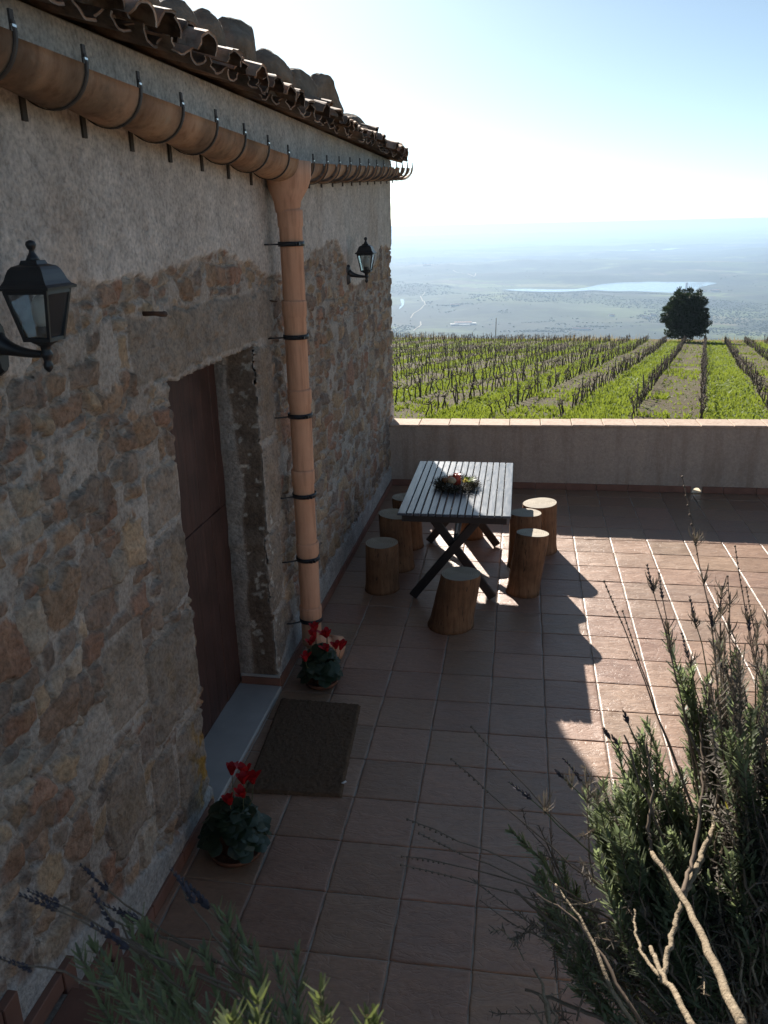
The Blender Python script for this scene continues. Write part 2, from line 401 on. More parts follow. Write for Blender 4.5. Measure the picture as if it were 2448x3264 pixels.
def terrain():
    az = np.concatenate([np.arange(-180, -40, 4.), np.arange(-40, -14, 1.), np.arange(-14, 21, .125), np.arange(21, 45, 1.), np.arange(45, 180, 4.)])
    n = len(az); ar = np.radians(az)
    rad = np.concatenate([np.linspace(2.5, 25, 14), np.linspace(27, 135, 130), 135*np.exp(np.linspace(.03, math.log(300), 300))])
    far = np.interp(az, [-60, -9, 16, 60], [29000, 29000, 44000, 44000])
    R = np.tile(rad[:, None], (1, n)); mx = rad[-1]
    sc = np.where(R > 4000, 4000+(R-4000)*(far-4000)[None]/(mx-4000), R)
    X = CAM[0]+sc*np.sin(ar)[None]; Y = CAM[1]+sc*np.cos(ar)[None]
    Z = terrain_h(X.ravel(), Y.ravel())
    V = np.stack([X.ravel(), Y.ravel(), Z], -1); m = len(rad)
    F = []
    for i in range(m-1):
        b0 = i*n; b1 = b0+n
        for j in range(n):
            k = (j+1) % n; F.append((b0+j, b1+j, b1+k, b0+k))
    t = NT('terrain'); g = t.n('ShaderNodeNewGeometry').outputs['Position']
    sub = t.n('ShaderNodeVectorMath', operation='SUBTRACT'); t.t.links.new(g, sub.inputs[0]); sub.inputs[1].default_value = CAM
    da = t.n('ShaderNodeVectorMath', operation='DOT_PRODUCT'); t.t.links.new(sub.outputs[0], da.inputs[0]); da.inputs[1].default_value = (*RD, 0)
    db = t.n('ShaderNodeVectorMath', operation='DOT_PRODUCT'); t.t.links.new(sub.outputs[0], db.inputs[0]); db.inputs[1].default_value = (*RB, 0)
    A, B = da.outputs['Value'], db.outputs['Value']
    wv = t.coord('World'); 
    nz = t.noise(wv, .9, 6, .65); nf = t.noise(wv, 6, 5, .7); nl = t.noise(wv, .12, 4)
    # green and ploughed lanes alternate between the vine rows, bare earth under the vines
    q = t.math('DIVIDE', t.math('SUBTRACT', B, ROWOFF), ROWSP)
    half = t.math('FRACT', t.math('MULTIPLY', q, .5))
    plough = t.ramp(half, [(.0, 0.), (.5, 0.), (.53, 1.), (.97, 1.), (1., 0.)])
    fr = t.math('ABSOLUTE', t.math('SUBTRACT', t.math('FRACT', t.math('ADD', q, .5)), .5))
    under = t.math('LESS_THAN', t.math('ADD', fr, t.math('MULTIPLY', nf, .12)), .15)
    green = t.mix(t.ramp(nz, [(.3, 0.), (.7, 1.)]), (.085, .125, .02), (.135, .17, .032))
    green = t.mix(1., green, t.ramp(nf, [(.3, .55), (.7, 1.3)]), 'MULTIPLY')
    earth = t.mix(t.ramp(nf, [(.3, 0.), (.7, 1.)]), (.06, .048, .026), (.125, .10, .058))
    pmix = t.math('MULTIPLY', plough, t.ramp(nz, [(.30, .45), (.5, 1.)]))
    near = t.mix(pmix, green, earth)
    near = t.mix(t.math('MULTIPLY', under, .75), near, earth)
    near = t.mix(t.ramp(nl, [(.62, 0.), (.72, .5)]), near, (.24, .22, .12))
    # valley patchwork
    vv = t.coord('World', (1/300., 1/300., 0.), (0, 0, .35))
    wob = t.n('ShaderNodeTexNoise'); t.set(wob, 'Vector', vv); t.set(wob, 'Scale', .8)
    vm = t.n('ShaderNodeVectorMath', operation='ADD'); t.t.links.new(vv, vm.inputs[0])
    sc_ = t.n('ShaderNodeVectorMath', operation='SCALE'); t.t.links.new(wob.outputs['Color'], sc_.inputs[0]); sc_.inputs['Scale'].default_value = .6
    t.t.links.new(sc_.outputs[0], vm.inputs[1])
    vo = t.n('ShaderNodeTexVoronoi', feature='F1', distance='CHEBYCHEV'); t.set(vo, 'Vector', vm.outputs[0]); t.set(vo, 'Scale', 1.)
    sep = t.n('ShaderNodeSeparateColor'); t.t.links.new(vo.outputs['Color'], sep.inputs[0])
    field = t.ramp(sep.outputs[0], [(0., (.035, .05, .022)), (.25, (.075, .105, .032)), (.45, (.05, .062, .032)), (.62, (.13, .17, .05)), (.8, (.13, .11, .07)), (1., (.04, .052, .028))])
    ed = t.n('ShaderNodeTexVoronoi', feature='DISTANCE_TO_EDGE'); t.set(ed, 'Vector', vm.outputs[0]); t.set(ed, 'Scale', 1.)
    field = t.mix(t.ramp(ed.outputs['Distance'], [(.0, .7), (.05, 0.)]), field, (.03, .042, .02))
    kv = t.coord('World', (1/950., 1/950., 0.))
    wood = t.ramp(t.noise(kv, 1., 8, .62), [(.41, 0.), (.49, 1.)])
    far_ = t.mix(t.math('MULTIPLY', wood, .82), field, (.016, .026, .02))
    far_ = t.mix(1., far_, t.ramp(t.noise(t.coord('World', (1/60., 1/60., 0.)), 1., 5, .7), [(.3, .6), (.7, 1.35)]), 'MULTIPLY')
    # hillside falling from the crest: rough green pasture
    far_ = t.mix(t.ramp(t.noise(t.coord('World', (1/2600., 1/2600., 0.)), 1., 3), [(.52, 0.), (.64, .45)]), far_, (.13, .17, .06))
    rr = t.n('ShaderNodeVectorMath', operation='LENGTH'); t.t.links.new(sub.outputs[0], rr.inputs[0])
    c = t.mix(t.math('GREATER_THAN', A, 160.), near, far_)
    c = t.mix(t.math('LESS_THAN', A, 14.), c, (.12, .10, .06))
    t_m = t.done(t.bsdf(c, .95, .1, t.bump(nf, .8, .12)))
    o = mesh('ground', V, F, t_m); o['kind'] = 'structure'
    o['label'] = 'vineyard slope, hillside and patchwork valley below the terrace'
terrain()
def water(name, pts, label, z=FLAT, rough=.12):
    V = np.array([on_z(x, y, z) for x, y in pts])
    t = NT('water'); m = t.done(t.bsdf((.10, .15, .19), rough, .5, t.bump(t.noise(t.coord('World'), .06, 4), .08, 1.)))
    o = mesh(name, V, [list(range(len(V)))], m, None, False); o['kind'] = 'structure'; o['label'] = label
    if o.data.polygons[0].normal.z < 0: o.data.flip_normals()
c4 = lambda pts: [((1230+.7342*x)/1.47559, (690+.7342*y)/1.47559) for x, y in pts]
LAKE = c4([(500, 318), (600, 314), (715, 317), (830, 315), (880, 307), (930, 294), (1000, 286), (1100, 284), (1200, 282), (1300, 279), (1385, 280), (1440, 290), (1400, 298), (1360, 308), (1342, 322), (1300, 328), (1240, 331), (1150, 327), (1060, 324), (1000, 325), (900, 320), (830, 324), (750, 327), (650, 326), (560, 322)])
water('lake', LAKE, 'long pale lake in the valley below the vineyard')
water('pond', c4([(1035, 148), (1075, 144), (1120, 146), (1080, 149)]), 'leftmost of the narrow bright ponds beyond the lake')
water('pond', c4([(1138, 146), (1160, 143), (1180, 145), (1158, 147.5)]), 'small bright pond between two longer ponds')
water('pond', c4([(1195, 143), (1235, 138), (1278, 138), (1240, 144), (1205, 146)]), 'rightmost and widest bright pond beyond the lake')
water('river', c4([(58, 400), (62, 388), (70, 382), (66, 372), (62, 358), (70, 352), (80, 366), (78, 384), (68, 394), (60, 402)]), 'short winding river reach glinting beside the house corner')

def tz(x, y): return float(terrain_h(np.array([x]), np.array([y]))[0])
def drape(pts):
    out = []
    for x, y in pts:
        p = on_z(x, y, FLAT); out.append(p[:2])
    return np.array(out)
def track(pts, w, label):
    P = drape(c4(pts)); Q = []
    for i in range(len(P)-1):
        for s in np.linspace(0, 1, 12, endpoint=False): Q.append(P[i]*(1-s)+P[i+1]*s)
    Q.append(P[-1]); Q = np.array(Q); T = np.gradient(Q, axis=0); T /= np.linalg.norm(T, axis=1)[:, None]; N = np.stack([-T[:, 1], T[:, 0]], -1)
    L = Q+N*w/2; R = Q-N*w/2; V = np.concatenate([L, R]); Z = terrain_h(V[:, 0], V[:, 1])+1.2
    n = len(Q); F = [(i, n+i, n+i+1, i+1) for i in range(n-1)]
    o = mesh('dirt_track', np.column_stack([V, Z]), F, ROADM); o['kind'] = 'structure'; o['label'] = label
track([(150, 455), (152, 470), (120, 500)], 5, 'pale track left of the white farm')
track([(170, 338), (150, 350), (160, 365), (172, 385), (150, 402), (120, 420), (108, 440)], 5, 'pale winding track above the white farm')
track([(290, 256), (330, 266), (385, 276), (395, 265)], 6, 'pale zigzag track on the far slope')
def farm(loc, blocks, label, rz=0):
    z = tz(loc[0], loc[1]); g = empty('farm_building', (loc[0], loc[1], z), rz); tag(g, label, 'building')
    for (x, y, w, d, h, rh) in blocks:
        b = MB(); b.box((x-w/2, y-d/2, -4), (x+w/2, y+d/2, h)); b.build('wall', WHITEW, g)
        r = MB(); e = .8
        V = np.array([(x-w/2-e, y-d/2-e, h+.02), (x+w/2+e, y-d/2-e, h+.02), (x+w/2+e, y+d/2+e, h+.02), (x-w/2-e, y+d/2+e, h+.02), (x-w/2-e, y, h+rh), (x+w/2+e, y, h+rh)])
        r.add(V, [(0, 1, 5, 4), (2, 3, 4, 5), (1, 2, 5), (3, 0, 4), (3, 2, 1, 0)], 0, False); r.build('roof', FARMR if rh else WHITEW, g)  # flat white roofs are made up, catching sun to read as bright walls
P = drape(c4([(335, 470), (860, 491), (300, 395), (1430, 325), (1120, 437), (1160, 431), (1140, 440), (180, 244), (980, 432), (560, 355)]))
farm(P[0], [(0, 6, 62, 24, 9, 3), (-34, -14, 26, 18, 6, 0), (36, -2, 24, 18, 7, 0), (4, -20, 40, 14, 5, 0)], 'large white farmhouse with pinkish roof on the valley floor', .12)
farm(P[1], [(0, 0, 44, 12, 5, 3), (-30, 8, 20, 12, 5, 3)], 'long low pale farm shed among dark trees right of the white farmhouse', -.05)
farm(P[2], [(0, 0, 40, 14, 6, 3)], 'pale shed above the large white farmhouse', .1)
farm(P[3], [(0, 0, 40, 20, 7, 4), (-60, 20, 30, 14, 6, 3)], 'small pale buildings on the shore at the right end of the lake', .3)
farm(P[4], [(0, 0, 16, 10, 5, 3)], 'left cottage of the hamlet left of the dark tree', .3)
farm(P[5], [(0, 0, 22, 10, 5, 3)], 'right cottage of the hamlet left of the dark tree', .1)
farm(P[6], [(0, 0, 14, 9, 5, 3)], 'nearest cottage of the hamlet left of the dark tree', -.2)
farm(P[7], [(0, 0, 70, 20, 7, 4)], 'long pale building far off on the left slope', 0.)
farm(P[8], [(0, 0, 20, 12, 5, 3)], 'lone small cottage in the scrub below the lake', .2)
# pier with an intake tower on the lake
pp = drape(c4([(1305, 300), (1385, 298)]))
g = empty('lake_pier', (*pp[0], FLAT)); tag(g, 'thin pier with an intake tower at the right end of the lake', 'pier')
b = MB(); L = pp[1]-pp[0]; l = np.linalg.norm(L); d = L/l; Rm = np.array([[d[0], -d[1], 0], [d[1], d[0], 0], [0, 0, 1]])
b.box((0, -2, 7), (l, 2, 9), R=Rm)
b.build('deck', CONC, g)
b = MB()
b.box((-6, -6, -3), (6, 6, 16)); b.build('tower', CONC, g)
for k in range(1, 7):
    b = MB(); q = l*k/7; b.box((q-1.5, -1.5, -3), (q+1.5, 1.5, 7), R=Rm); b.build('pillar', CONC, g)

# far scrub and tree lines in the valley: thousands of crowns nobody could count
def blob(n=1):
    V = np.array([(1, 0, .35), (.31, .95, .4), (-.81, .59, .3), (-.81, -.59, .42), (.31, -.95, .33), (0.1, 0, 1.05), (.5, .4, .85), (-.5, .2, .8), (.1, -.6, .8), (0, 0, -.1)])
    F = [(0, 1, 6), (1, 2, 7), (2, 3, 7), (3, 4, 8), (4, 0, 8), (0, 6, 8), (1, 7, 6), (3, 8, 7), (6, 7, 5), (7, 8, 5), (8, 6, 5), (1, 0, 9), (2, 1, 9), (3, 2, 9), (4, 3, 9), (0, 4, 9)]
    return V, F
def scrub():
    pts = []
    while len(pts) < 9000:
        n = 20000; d = 1900*np.exp(rng.random(n)*1.6); a = np.radians(rng.uniform(-11, 19, n))
        x = CAM[0]+d*np.sin(a); y = CAM[1]+d*np.cos(a); P = np.stack([x, y], -1)
        k = fbm(P/700., 5, 31); l = np.abs(fbm(P/500., 3, 41)); keep = ((k > .2) & (rng.random(n) < .9)) | ((l < .012) & (rng.random(n) < .8)) | (rng.random(n) < .006)
        pts += P[keep].tolist()
    P = np.array(pts[:9000])
    # a belt of trees along the near shore of the lake
    sh = drape(c4([(500, 322), (650, 329), (750, 331), (830, 328), (880, 324), (960, 327), (1060, 330), (1150, 332), (1240, 336), (1340, 327)]))
    ex = []
    for i in range(len(sh)-1):
        for s in rng.random(70): ex.append(sh[i]*(1-s)+sh[i+1]*s+rng.normal(0, 9, 2)-np.array([0, 14]))
    for (cx, cy, n, w) in ((640, 497, 90, 45), (700, 497, 60, 40), (790, 487, 60, 40), (905, 476, 50, 40), (310, 392, 60, 60), (450, 527, 60, 70)):
        c = drape(c4([(cx, cy)]))[0]; ex += (c+rng.normal(0, 1, (n, 2))*np.array([w, 12])).tolist()
    P = np.concatenate([P, np.array(ex)])
    from_lake = np.exp(-(((P[:, 0]-520)/620)**4)-(((P[:, 1]-5080)/330)**4)) < .5
    keep = from_lake | (np.arange(len(P)) >= 9000); P = P[keep]
    Z = terrain_h(P[:, 0], P[:, 1]); V0, F0 = blob(); m = MB(); k = len(P)
    sx = rng.uniform(2.5, 5.5, k); sz = rng.uniform(1.8, 4.2, k)
    V = np.concatenate([V0*np.array([sx[i], sx[i], sz[i]])+np.array([P[i, 0], P[i, 1], Z[i]-.3]) for i in range(k)])
    F = (np.array(F0)[None]+np.arange(k)[:, None, None]*len(V0)).reshape(-1, 3)
    o = mesh('distant_scrub', V, F, FARTREE, None, True); tag(o, 'dark scrub and tree lines scattered over the hazy valley', 'scrub', kind='stuff')
scrub()

# ------------------------------------------------------------------ vineyard
def vine_mesh(i):
    b = MB(); r = np.random.default_rng(100+i)
    n = 6; h = r.uniform(.40, .54); P = np.zeros((n, 3)); P[:, 2] = np.linspace(-.05, h, n)
    P[1:, :2] = np.cumsum(r.normal(0, .028, (n-1, 2)), 0)
    b.tube(P, np.linspace(.034, .024, n), 5)
    top = P[-1]
    for s in (-1, 1):
        L = r.uniform(.28, .46); m = 5; Q = np.zeros((m, 3)); t = np.linspace(0, 1, m)
        Q[:, 1] = s*L*t; Q[:, 0] = r.normal(0, .015, m); Q[:, 2] = .06*np.sqrt(t)+r.normal(0, .012, m); Q[0] = 0
        b.tube(top+Q, np.linspace(.026, .014, m), 4)
        for k in range(r.integers(2, 5)):
            p = top+Q[r.integers(1, m)]; hh = r.uniform(.06, .22); c = np.array([p, p+[r.normal(0, .05), r.normal(0, .05), hh*.6], p+[r.normal(0, .05), r.normal(0, .10), hh]])
            b.tube(c, [.011, .009, .006], 3)
    return np.concatenate(b.V), b.F
VM = [vine_mesh(i) for i in range(10)]
pts = []; ROT = -RA
for k in range(-60, 40):
    b_ = ROWOFF+k*ROWSP
    for a_ in np.arange(26, CREST-2, .72):
        a2 = a_+random.uniform(-.12, .12); b2 = b_+random.uniform(-.03, .03)
        p = np.array([CAM[0], CAM[1]])+RD*a2+RB*b2
        z_az = math.degrees(math.atan2(p[0]-CAM[0], p[1]-CAM[1])); dist = math.hypot(p[0]-CAM[0], p[1]-CAM[1])
        if -10.2 < z_az < 17.6 and dist > 29: 
            if random.random() < .95: pts.append((dist, p[0], p[1], -9.0 < z_az < 16.4 and dist > 31.5))
pts.sort()
vis = [p for p in pts if p[3]]
near_v = vis[:300]; nset = set(near_v); rest = [p for p in pts if p not in nset]
VP = [mesh('vine_source', V, F, VINE) for V, F in VM]
for i, p in enumerate(near_v):
    o = bpy.data.objects.new('grape_vine', VP[i % 10].data); o.location = (p[1], p[2], tz(p[1], p[2])); s = random.uniform(.85, 1.15)
    o.scale = (s, s, s*random.uniform(.92, 1.15)); o.rotation_euler = (random.uniform(-.05, .05), random.uniform(-.06, .06), ROT+random.choice((0, PI))+random.uniform(-.15, .15))
    link(o); tag(o, 'bare gnarled grapevine standing in a row beyond the parapet wall', 'grapevine', 'bare grapevines in the nearer rows')
for o in VP: bpy.data.objects.remove(o)
def scatter(name, items, mats, label, cat):
    VV = []; FF = []; n0 = 0
    for (V, F), x, y, z, rz, s in items:
        c, s_ = math.cos(rz), math.sin(rz); R = np.array([[c, -s_, 0], [s_, c, 0], [0, 0, 1]])
        VV.append((V*s) @ R.T+np.array([x, y, z])); FF += [[i+n0 for i in f] for f in F]; n0 += len(V)
    o = mesh(name, np.concatenate(VV), FF, mats, None, True); return tag(o, label, cat, kind='stuff')
R_ = np.array(rest); rz_ = terrain_h(R_[:, 1], R_[:, 2])
scatter('far_vines', [(VM[i % 10], p[1], p[2], rz_[i], ROT+random.uniform(-.2, .2)+random.choice((0, PI)), random.uniform(.85, 1.2)) for i, p in enumerate(rest)], VINE,
        'dark bands of bare vines in the farther rows up to the crest', 'grapevines')
# wooden stakes along the rows
b = MB(); b.tube([(0, 0, -.1), (.005, 0, .6), (.0, .008, .92)], [.03, .028, .026], 6); sk = b.build('stake_source', POST)
stk = []
for k in range(-60, 40):
    b_ = ROWOFF+k*ROWSP
    for a_ in np.arange(28+(k % 3)*1.7, CREST, 4.6):
        p = np.array([CAM[0], CAM[1]])+RD*(a_+random.uniform(-.2, .2)+.45)+RB*(b_+random.uniform(-.05, .05))
        z_az = math.degrees(math.atan2(p[0]-CAM[0], p[1]-CAM[1])); dist = math.hypot(p[0]-CAM[0], p[1]-CAM[1])
        if -9.2 < z_az < 16.8 and dist > 31.5: stk.append((dist, p[0], p[1]))
stk.sort(); 
for i, p in enumerate(stk[:300]):
    o = sk.copy(); o.name = 'vineyard_stake'; o.location = (p[1], p[2], tz(p[1], p[2])); o.rotation_euler = (random.uniform(-.06, .06), random.uniform(-.06, .06), random.uniform(0, 6)); o.scale = (1, 1, random.uniform(.85, 1.15))
    link(o); tag(o, 'weathered wooden stake in a vine row', 'stake', 'stakes along the vine rows')
bpy.data.objects.remove(sk)
q = on_z(604, 744, -13); dd = np.array([q[0]-CAM[0], q[1]-CAM[1]]); dd = dd/np.linalg.norm(dd)*116
px, py = CAM[0]+dd[0], CAM[1]+dd[1]
px, py = CAM[0]+116*math.sin(math.radians(-1.6)), CAM[1]+116*math.cos(math.radians(-1.6))
b = MB(); b.tube([(0, 0, -.3), (0, 0, 1.4), (.02, 0, 2.9)], [.06, .055, .05], 6); o = b.build('boundary_post', POST); o.location = (px, py, tz(px, py)); tag(o, 'tall lone post rising above the vines at the crest', 'post')
# weeds and grass
def grass():
    n = 90000; d = 28+90*rng.random(n)**1.25; a = np.radians(rng.uniform(-10, 17.5, n))
    x = CAM[0]+d*np.sin(a); y = CAM[1]+d*np.cos(a); A, B = ab(x, y)
    q = (B-ROWOFF)/ROWSP; half = np.mod(q*.5, 1); pl = (half > .5); k = fbm(np.stack([x, y], -1)/1.6, 3, 8)
    rowd = np.abs(np.mod(q+.5, 1)-.5); keep = (A < CREST+4) & ((rowd > .13) | (rng.random(n) < .55)) & np.where(pl, rng.random(n) < .10+.5*(k > .2), rng.random(n) < .95)
    x, y, d = x[keep], y[keep], d[keep]; n = len(x); z = terrain_h(x, y)
    h = rng.uniform(.05, .14, n)*(1+.6*(k[keep] > .2)); w = rng.uniform(.02, .05, n)*(1+d/90); th = rng.uniform(0, 2*PI, n); ln = rng.normal(0, .06, (n, 2))
    c, s = np.cos(th)*w, np.sin(th)*w
    V = np.stack([np.stack([x-c, y-s, z-.01], -1), np.stack([x+c, y+s, z-.01], -1), np.stack([x+ln[:, 0], y+ln[:, 1], z+h], -1)], 1).reshape(-1, 3)
    F = np.arange(3*n).reshape(-1, 3)
    o = mesh('grass', V, F, BLADE, None, False); tag(o, 'bright winter grass and weeds between the vine rows', 'grass', kind='stuff')
    n = 2600; a = np.radians(rng.uniform(-10, 17.5, n)); d = CREST+rng.uniform(-3, 5, n)
    x = CAM[0]+d*np.sin(a); y = CAM[1]+d*np.cos(a); z = terrain_h(x, y); V = []; h = rng.uniform(.25, .9, n)*np.clip(.5+fbm(np.stack([x, y], -1)/4, 3, 4)*1.6, .15, 1.3)
    th = rng.uniform(0, 2*PI, n); w = .03; ln = rng.normal(0, .16, (n, 2)); c, s = np.cos(th)*w, np.sin(th)*w
    V = np.stack([np.stack([x-c, y-s, z-.02], -1), np.stack([x+c, y+s, z-.02], -1), np.stack([x+ln[:, 0], y+ln[:, 1], z+h], -1)], 1).reshape(-1, 3)
    o = mesh('dry_weeds', V, np.arange(3*n).reshape(-1, 3), DRYB, None, False); tag(o, 'dry brown weeds along the crest of the vineyard', 'weeds', kind='stuff')
grass()
# dark evergreen at the crest
def evergreen():
    az = math.radians(10.25); d = 114.; x, y = CAM[0]+d*math.sin(az), CAM[1]+d*math.cos(az)
    g = empty('evergreen_tree', (x, y, tz(x, y))); tag(g, 'dense dark evergreen tree standing alone at the crest of the vineyard', 'tree')
    r = np.random.default_rng(5); b = MB()
    b.tube([(0, 0, -.3), (.05, 0, .7), (0, .05, 1.8), (.1, 0, 3.6), (.1, .1, 5.2)], [.26, .22, .18, .11, .04], 8)
    for k in range(22):
        t = r.uniform(0, 2*PI); z0 = r.uniform(.5, 4.5); L = r.uniform(1., 2.1)*(1-.12*z0); e = np.array([math.cos(t)*L, math.sin(t)*L, z0+L*r.uniform(.3, .9)])
        b.tube([(0, 0, z0), (e[0]*.5, e[1]*.5, z0+(e[2]-z0)*.35), e], [.07, .05, .02], 5)
    b.build('trunk', TRUNK, g)
    # leaf clumps spread over boughs through an uneven egg-shaped volume
    C = []
    while len(C) < 430:
        p = r.uniform(-1, 1, 3); 
        if np.linalg.norm(p) > 1: continue
        if np.linalg.norm(p) < .45 and r.random() < .45: continue
        C.append(p)
    C = np.array(C); z = 3.35+C[:, 2]*3.0; wz = np.interp(z, [.35, 1.3, 2.6, 4.2, 5.4, 6.4], [.72, .95, 1.05, 1., .82, .5]); f = np.clip(np.hypot(C[:, 0], C[:, 1])/np.sqrt(np.maximum(1-C[:, 2]**2, .05)), 0, 1); f = np.hypot(C[:, 0], C[:, 1]); 
    ang = np.arctan2(C[:, 1], C[:, 0]); rad = np.clip(f/np.sqrt(np.clip(1-C[:, 2]**2, .08, 1)), 0, 1)*2.42*wz*(1+.08*np.sin(3*ang+z*1.3)+r.normal(0, .05, len(C)))
    C = np.stack([rad*np.cos(ang), rad*np.sin(ang), z], -1)
    V = []; n = 0
    for c in C:
        s = r.uniform(.28, .5); m = 74; q = r.normal(0, 1, (m, 3)); q /= np.linalg.norm(q, axis=1)[:, None]; q *= (s*r.random(m)**.4)[:, None]; q[:, 2] *= .75
        o = np.array([c[0], c[1], 0]); o = o/(np.linalg.norm(o)+1e-6)
        dr = q/np.linalg.norm(q, axis=1)[:, None]+r.normal(0, .4, (m, 3))+np.array([0, 0, .5])+o*.4; dr /= np.linalg.norm(dr, axis=1)[:, None]
        t = np.cross(dr, r.normal(0, 1, (m, 3))); t /= np.linalg.norm(t, axis=1)[:, None]; p = c+q; L = r.uniform(.12, .24, (m, 1)); w = .055
        V.append(np.stack([p-t*w, p+t*w, p+dr*L+t*w*.6, p+dr*L-t*w*.6], 1).reshape(-1, 3))
    V = np.concatenate(V); mesh('crown', V, np.arange(len(V)).reshape(-1, 4), TREEL, g, False)
evergreen()

# ------------------------------------------------------------------ terrace
TS = .33; X0, X1, Y0, Y1 = -1.05, 6.6, -3.6, 4.2
def terrace():
    V = []; F = []; C = []; n0 = 0; K = 9
    r = np.random.default_rng(3)
    i0, i1 = math.floor(X0/TS)-1, math.ceil(X1/TS); j0, j1 = math.floor(Y0/TS), math.ceil(Y1/TS)
    for i in range(i0, i1):
        for j in range(j0, j1):
            g = .0033
            x0, x1, y0, y1 = max(i*TS+g, X0-.04), min((i+1)*TS-g, X1), max(j*TS+g, Y0), min((j+1)*TS-g, Y1-.012)
            if x1-x0 < .02 or y1-y0 < .02: continue
            xs = np.array([x0, x0+.005, *np.linspace(x0+.012, x1-.012, K-4), x1-.005, x1]); ys = np.array([y0, y0+.005, *np.linspace(y0+.012, y1-.012, K-4), y1-.005, y1]); X, Y = np.meshgrid(xs, ys, indexing='ij')
            e = np.zeros((K, K), bool); e[0] = e[-1] = True; e[:, 0] = e[:, -1] = True
            jx = r.normal(0, .0016, (K, K)); jy = r.normal(0, .0016, (K, K))
            Z = r.normal(0, .0007, (K, K))+r.normal(0, .0006); Z[e] -= .0018
            tx, ty = r.normal(0, .0022, 2); Z += (X-X.mean())*tx+(Y-Y.mean())*ty
            T = np.stack([X+jx*e, Y+jy*e, Z], -1).reshape(-1, 3)
            ring = [k for k in range(K)]+[a*K+K-1 for a in range(1, K)]+[(K-1)*K+b for b in range(K-2, -1, -1)]+[a*K for a in range(K-2, 0, -1)]
            B = T[ring].copy(); B[:, 2] = -.012; cx = np.array([X.mean(), Y.mean()]); B[:, :2] += (B[:, :2]-cx)*.012
            V.append(T); V.append(B)
            for a in range(K-1):
                for b in range(K-1): F.append((n0+a*K+b, n0+(a+1)*K+b, n0+(a+1)*K+b+1, n0+a*K+b+1))
            m = len(ring); o = n0+K*K
            for k in range(m): F.append((n0+ring[k], n0+ring[(k+1) % m], o+(k+1) % m, o+k))
            v = r.uniform(.86, 1.1); base = np.array([.305, .188, .124])*v*(1+r.normal(0, .02, 3))
            C.append(np.broadcast_to(base, (K*K+m, 3))); n0 += K*K+m
    V = np.concatenate(V); C = np.concatenate(C)
    o = mesh('terrace_floor', V, F, FLOOR, None, True, None, C); o['kind'] = 'structure'; o['label'] = 'terrace floor of square brown stone tiles with pale grout'
    b = MB(); b.box((X0-.05, Y0, -.2), (X1, Y1+.02, -.0055)); o = b.build('grout_bed', GROUT); o['kind'] = 'structure'; o['label'] = 'pale grout between the terrace tiles'
    b = MB(); b.box((X0-.05, Y0-6, -2.6), (X1, Y1+.02, -.205)); o = b.build('terrace_base', PARA); o['kind'] = 'structure'; o['label'] = 'rendered retaining base under the terrace'
terrace()
def zc(x): return .706+.0115*(x+.9)
def parapet():
    g = empty('parapet_wall', (3., 4.32, 0)); tag(g, 'low rendered parapet wall with tiled coping at the far edge of the terrace', 'wall')
    off = np.array([3., 4.32, 0])
    xa, xb = -1.0, X1; ya, yb = 4.19, 4.45; hx, hr = 2.365, .056
    zb = [(xa, -.15), (hx-hr-.02, -.15), (hx-hr, -.15)]
    xsn = [xa, 0., 1.2, hx-hr]+[hx+hr*math.cos(t) for t in np.linspace(PI, 0, 15)]+[hx+hr, 3.5, 5., xb]
    hr2 = .10  # drain hole flares at its unseen back, shaped so sun reaches its floor
    zlo = [-.15]*4+[.004+.062*math.sin(t) for t in np.linspace(PI, 0, 15)]+[-.15]*4
    V = []; F = []; n = len(xsn)
    for y in (ya, yb):
        for i_, (x, z) in enumerate(zip(xsn, zlo)):
            if y == yb and 4 <= i_ < 19: x = hx+(x-hx)*hr2/hr; z = z*2.1
            if y == yb and i_ in (3, 19): x = hx+(x-hx)*hr2/hr
            V.append((x, y, z))
        for i_, x in enumerate(xsn):
            if y == yb and 3 <= i_ <= 19: x = hx+(x-hx)*hr2/hr
            V.append((x, y, zc(x)-.0225))
    for i in range(n-1):
        F += [(i, i+1, n+i+1, n+i), (2*n+i+1, 2*n+i, 3*n+i, 3*n+i+1), (n+i, n+i+1, 3*n+i+1, 3*n+i), (i+1, i, 2*n+i, 2*n+i+1)]
    F += [(0, n, 3*n, 2*n), (n-1, 3*n-1, 4*n-1, 2*n-1)]
    mesh('wall_body', np.array(V)-off, F, PARA, g, False)
    b = MB(); m_ = 15; L_ = []
    for y in (4.182, 4.452):
        for rr in (hr-.001, hr-.006): f_ = 1 if y < 4.3 else hr2/hr; q_ = 1 if y < 4.3 else 2.1; L_ += [(hx+f_*rr*math.cos(t), y, q_*(.004+(rr/hr)*.062*math.sin(t))) for t in np.linspace(PI, 0, m_)]
    for i in range(m_-1): b.add(np.array([L_[k] for k in (m_+i, m_+i+1, 3*m_+i+1, 3*m_+i, i, i+1)])-off, [(0, 1, 2, 3), (0, 4, 5, 1)], 0, True)
    b.box((hx-hr+.002, 4.182, .0035), (hx+hr-.002, 4.46, .0075), t=-off); b.build('drain_lining', LINER, g)
    b = MB(); x = -.955; r = random.Random(4)
    while x < X1:
        w = .33; x2 = min(x+w-.005, X1); z = zc(x+w/2)
        b.box((x, 4.163, z-.022), (x2, 4.487, z+r.uniform(-.0015, .0015)), 0, .006, t=-off); x += w
    b.build('coping', COPE, g)
    b = MB(); x = -.99
    while x < X1:
        x2 = min(x+.326, X1)
        for (p, q) in (((x, x2),) if not (x < hx+hr+.01 and x2 > hx-hr-.01) else ((x, hx-hr-.004), (hx+hr+.004, x2))):
            if q-p > .01: b.box((p, 4.176, .001), (q, 4.1885, .074), 0, .003, t=-off)
        x += .33
    b.build('skirting', SKIRT, g)
parapet()

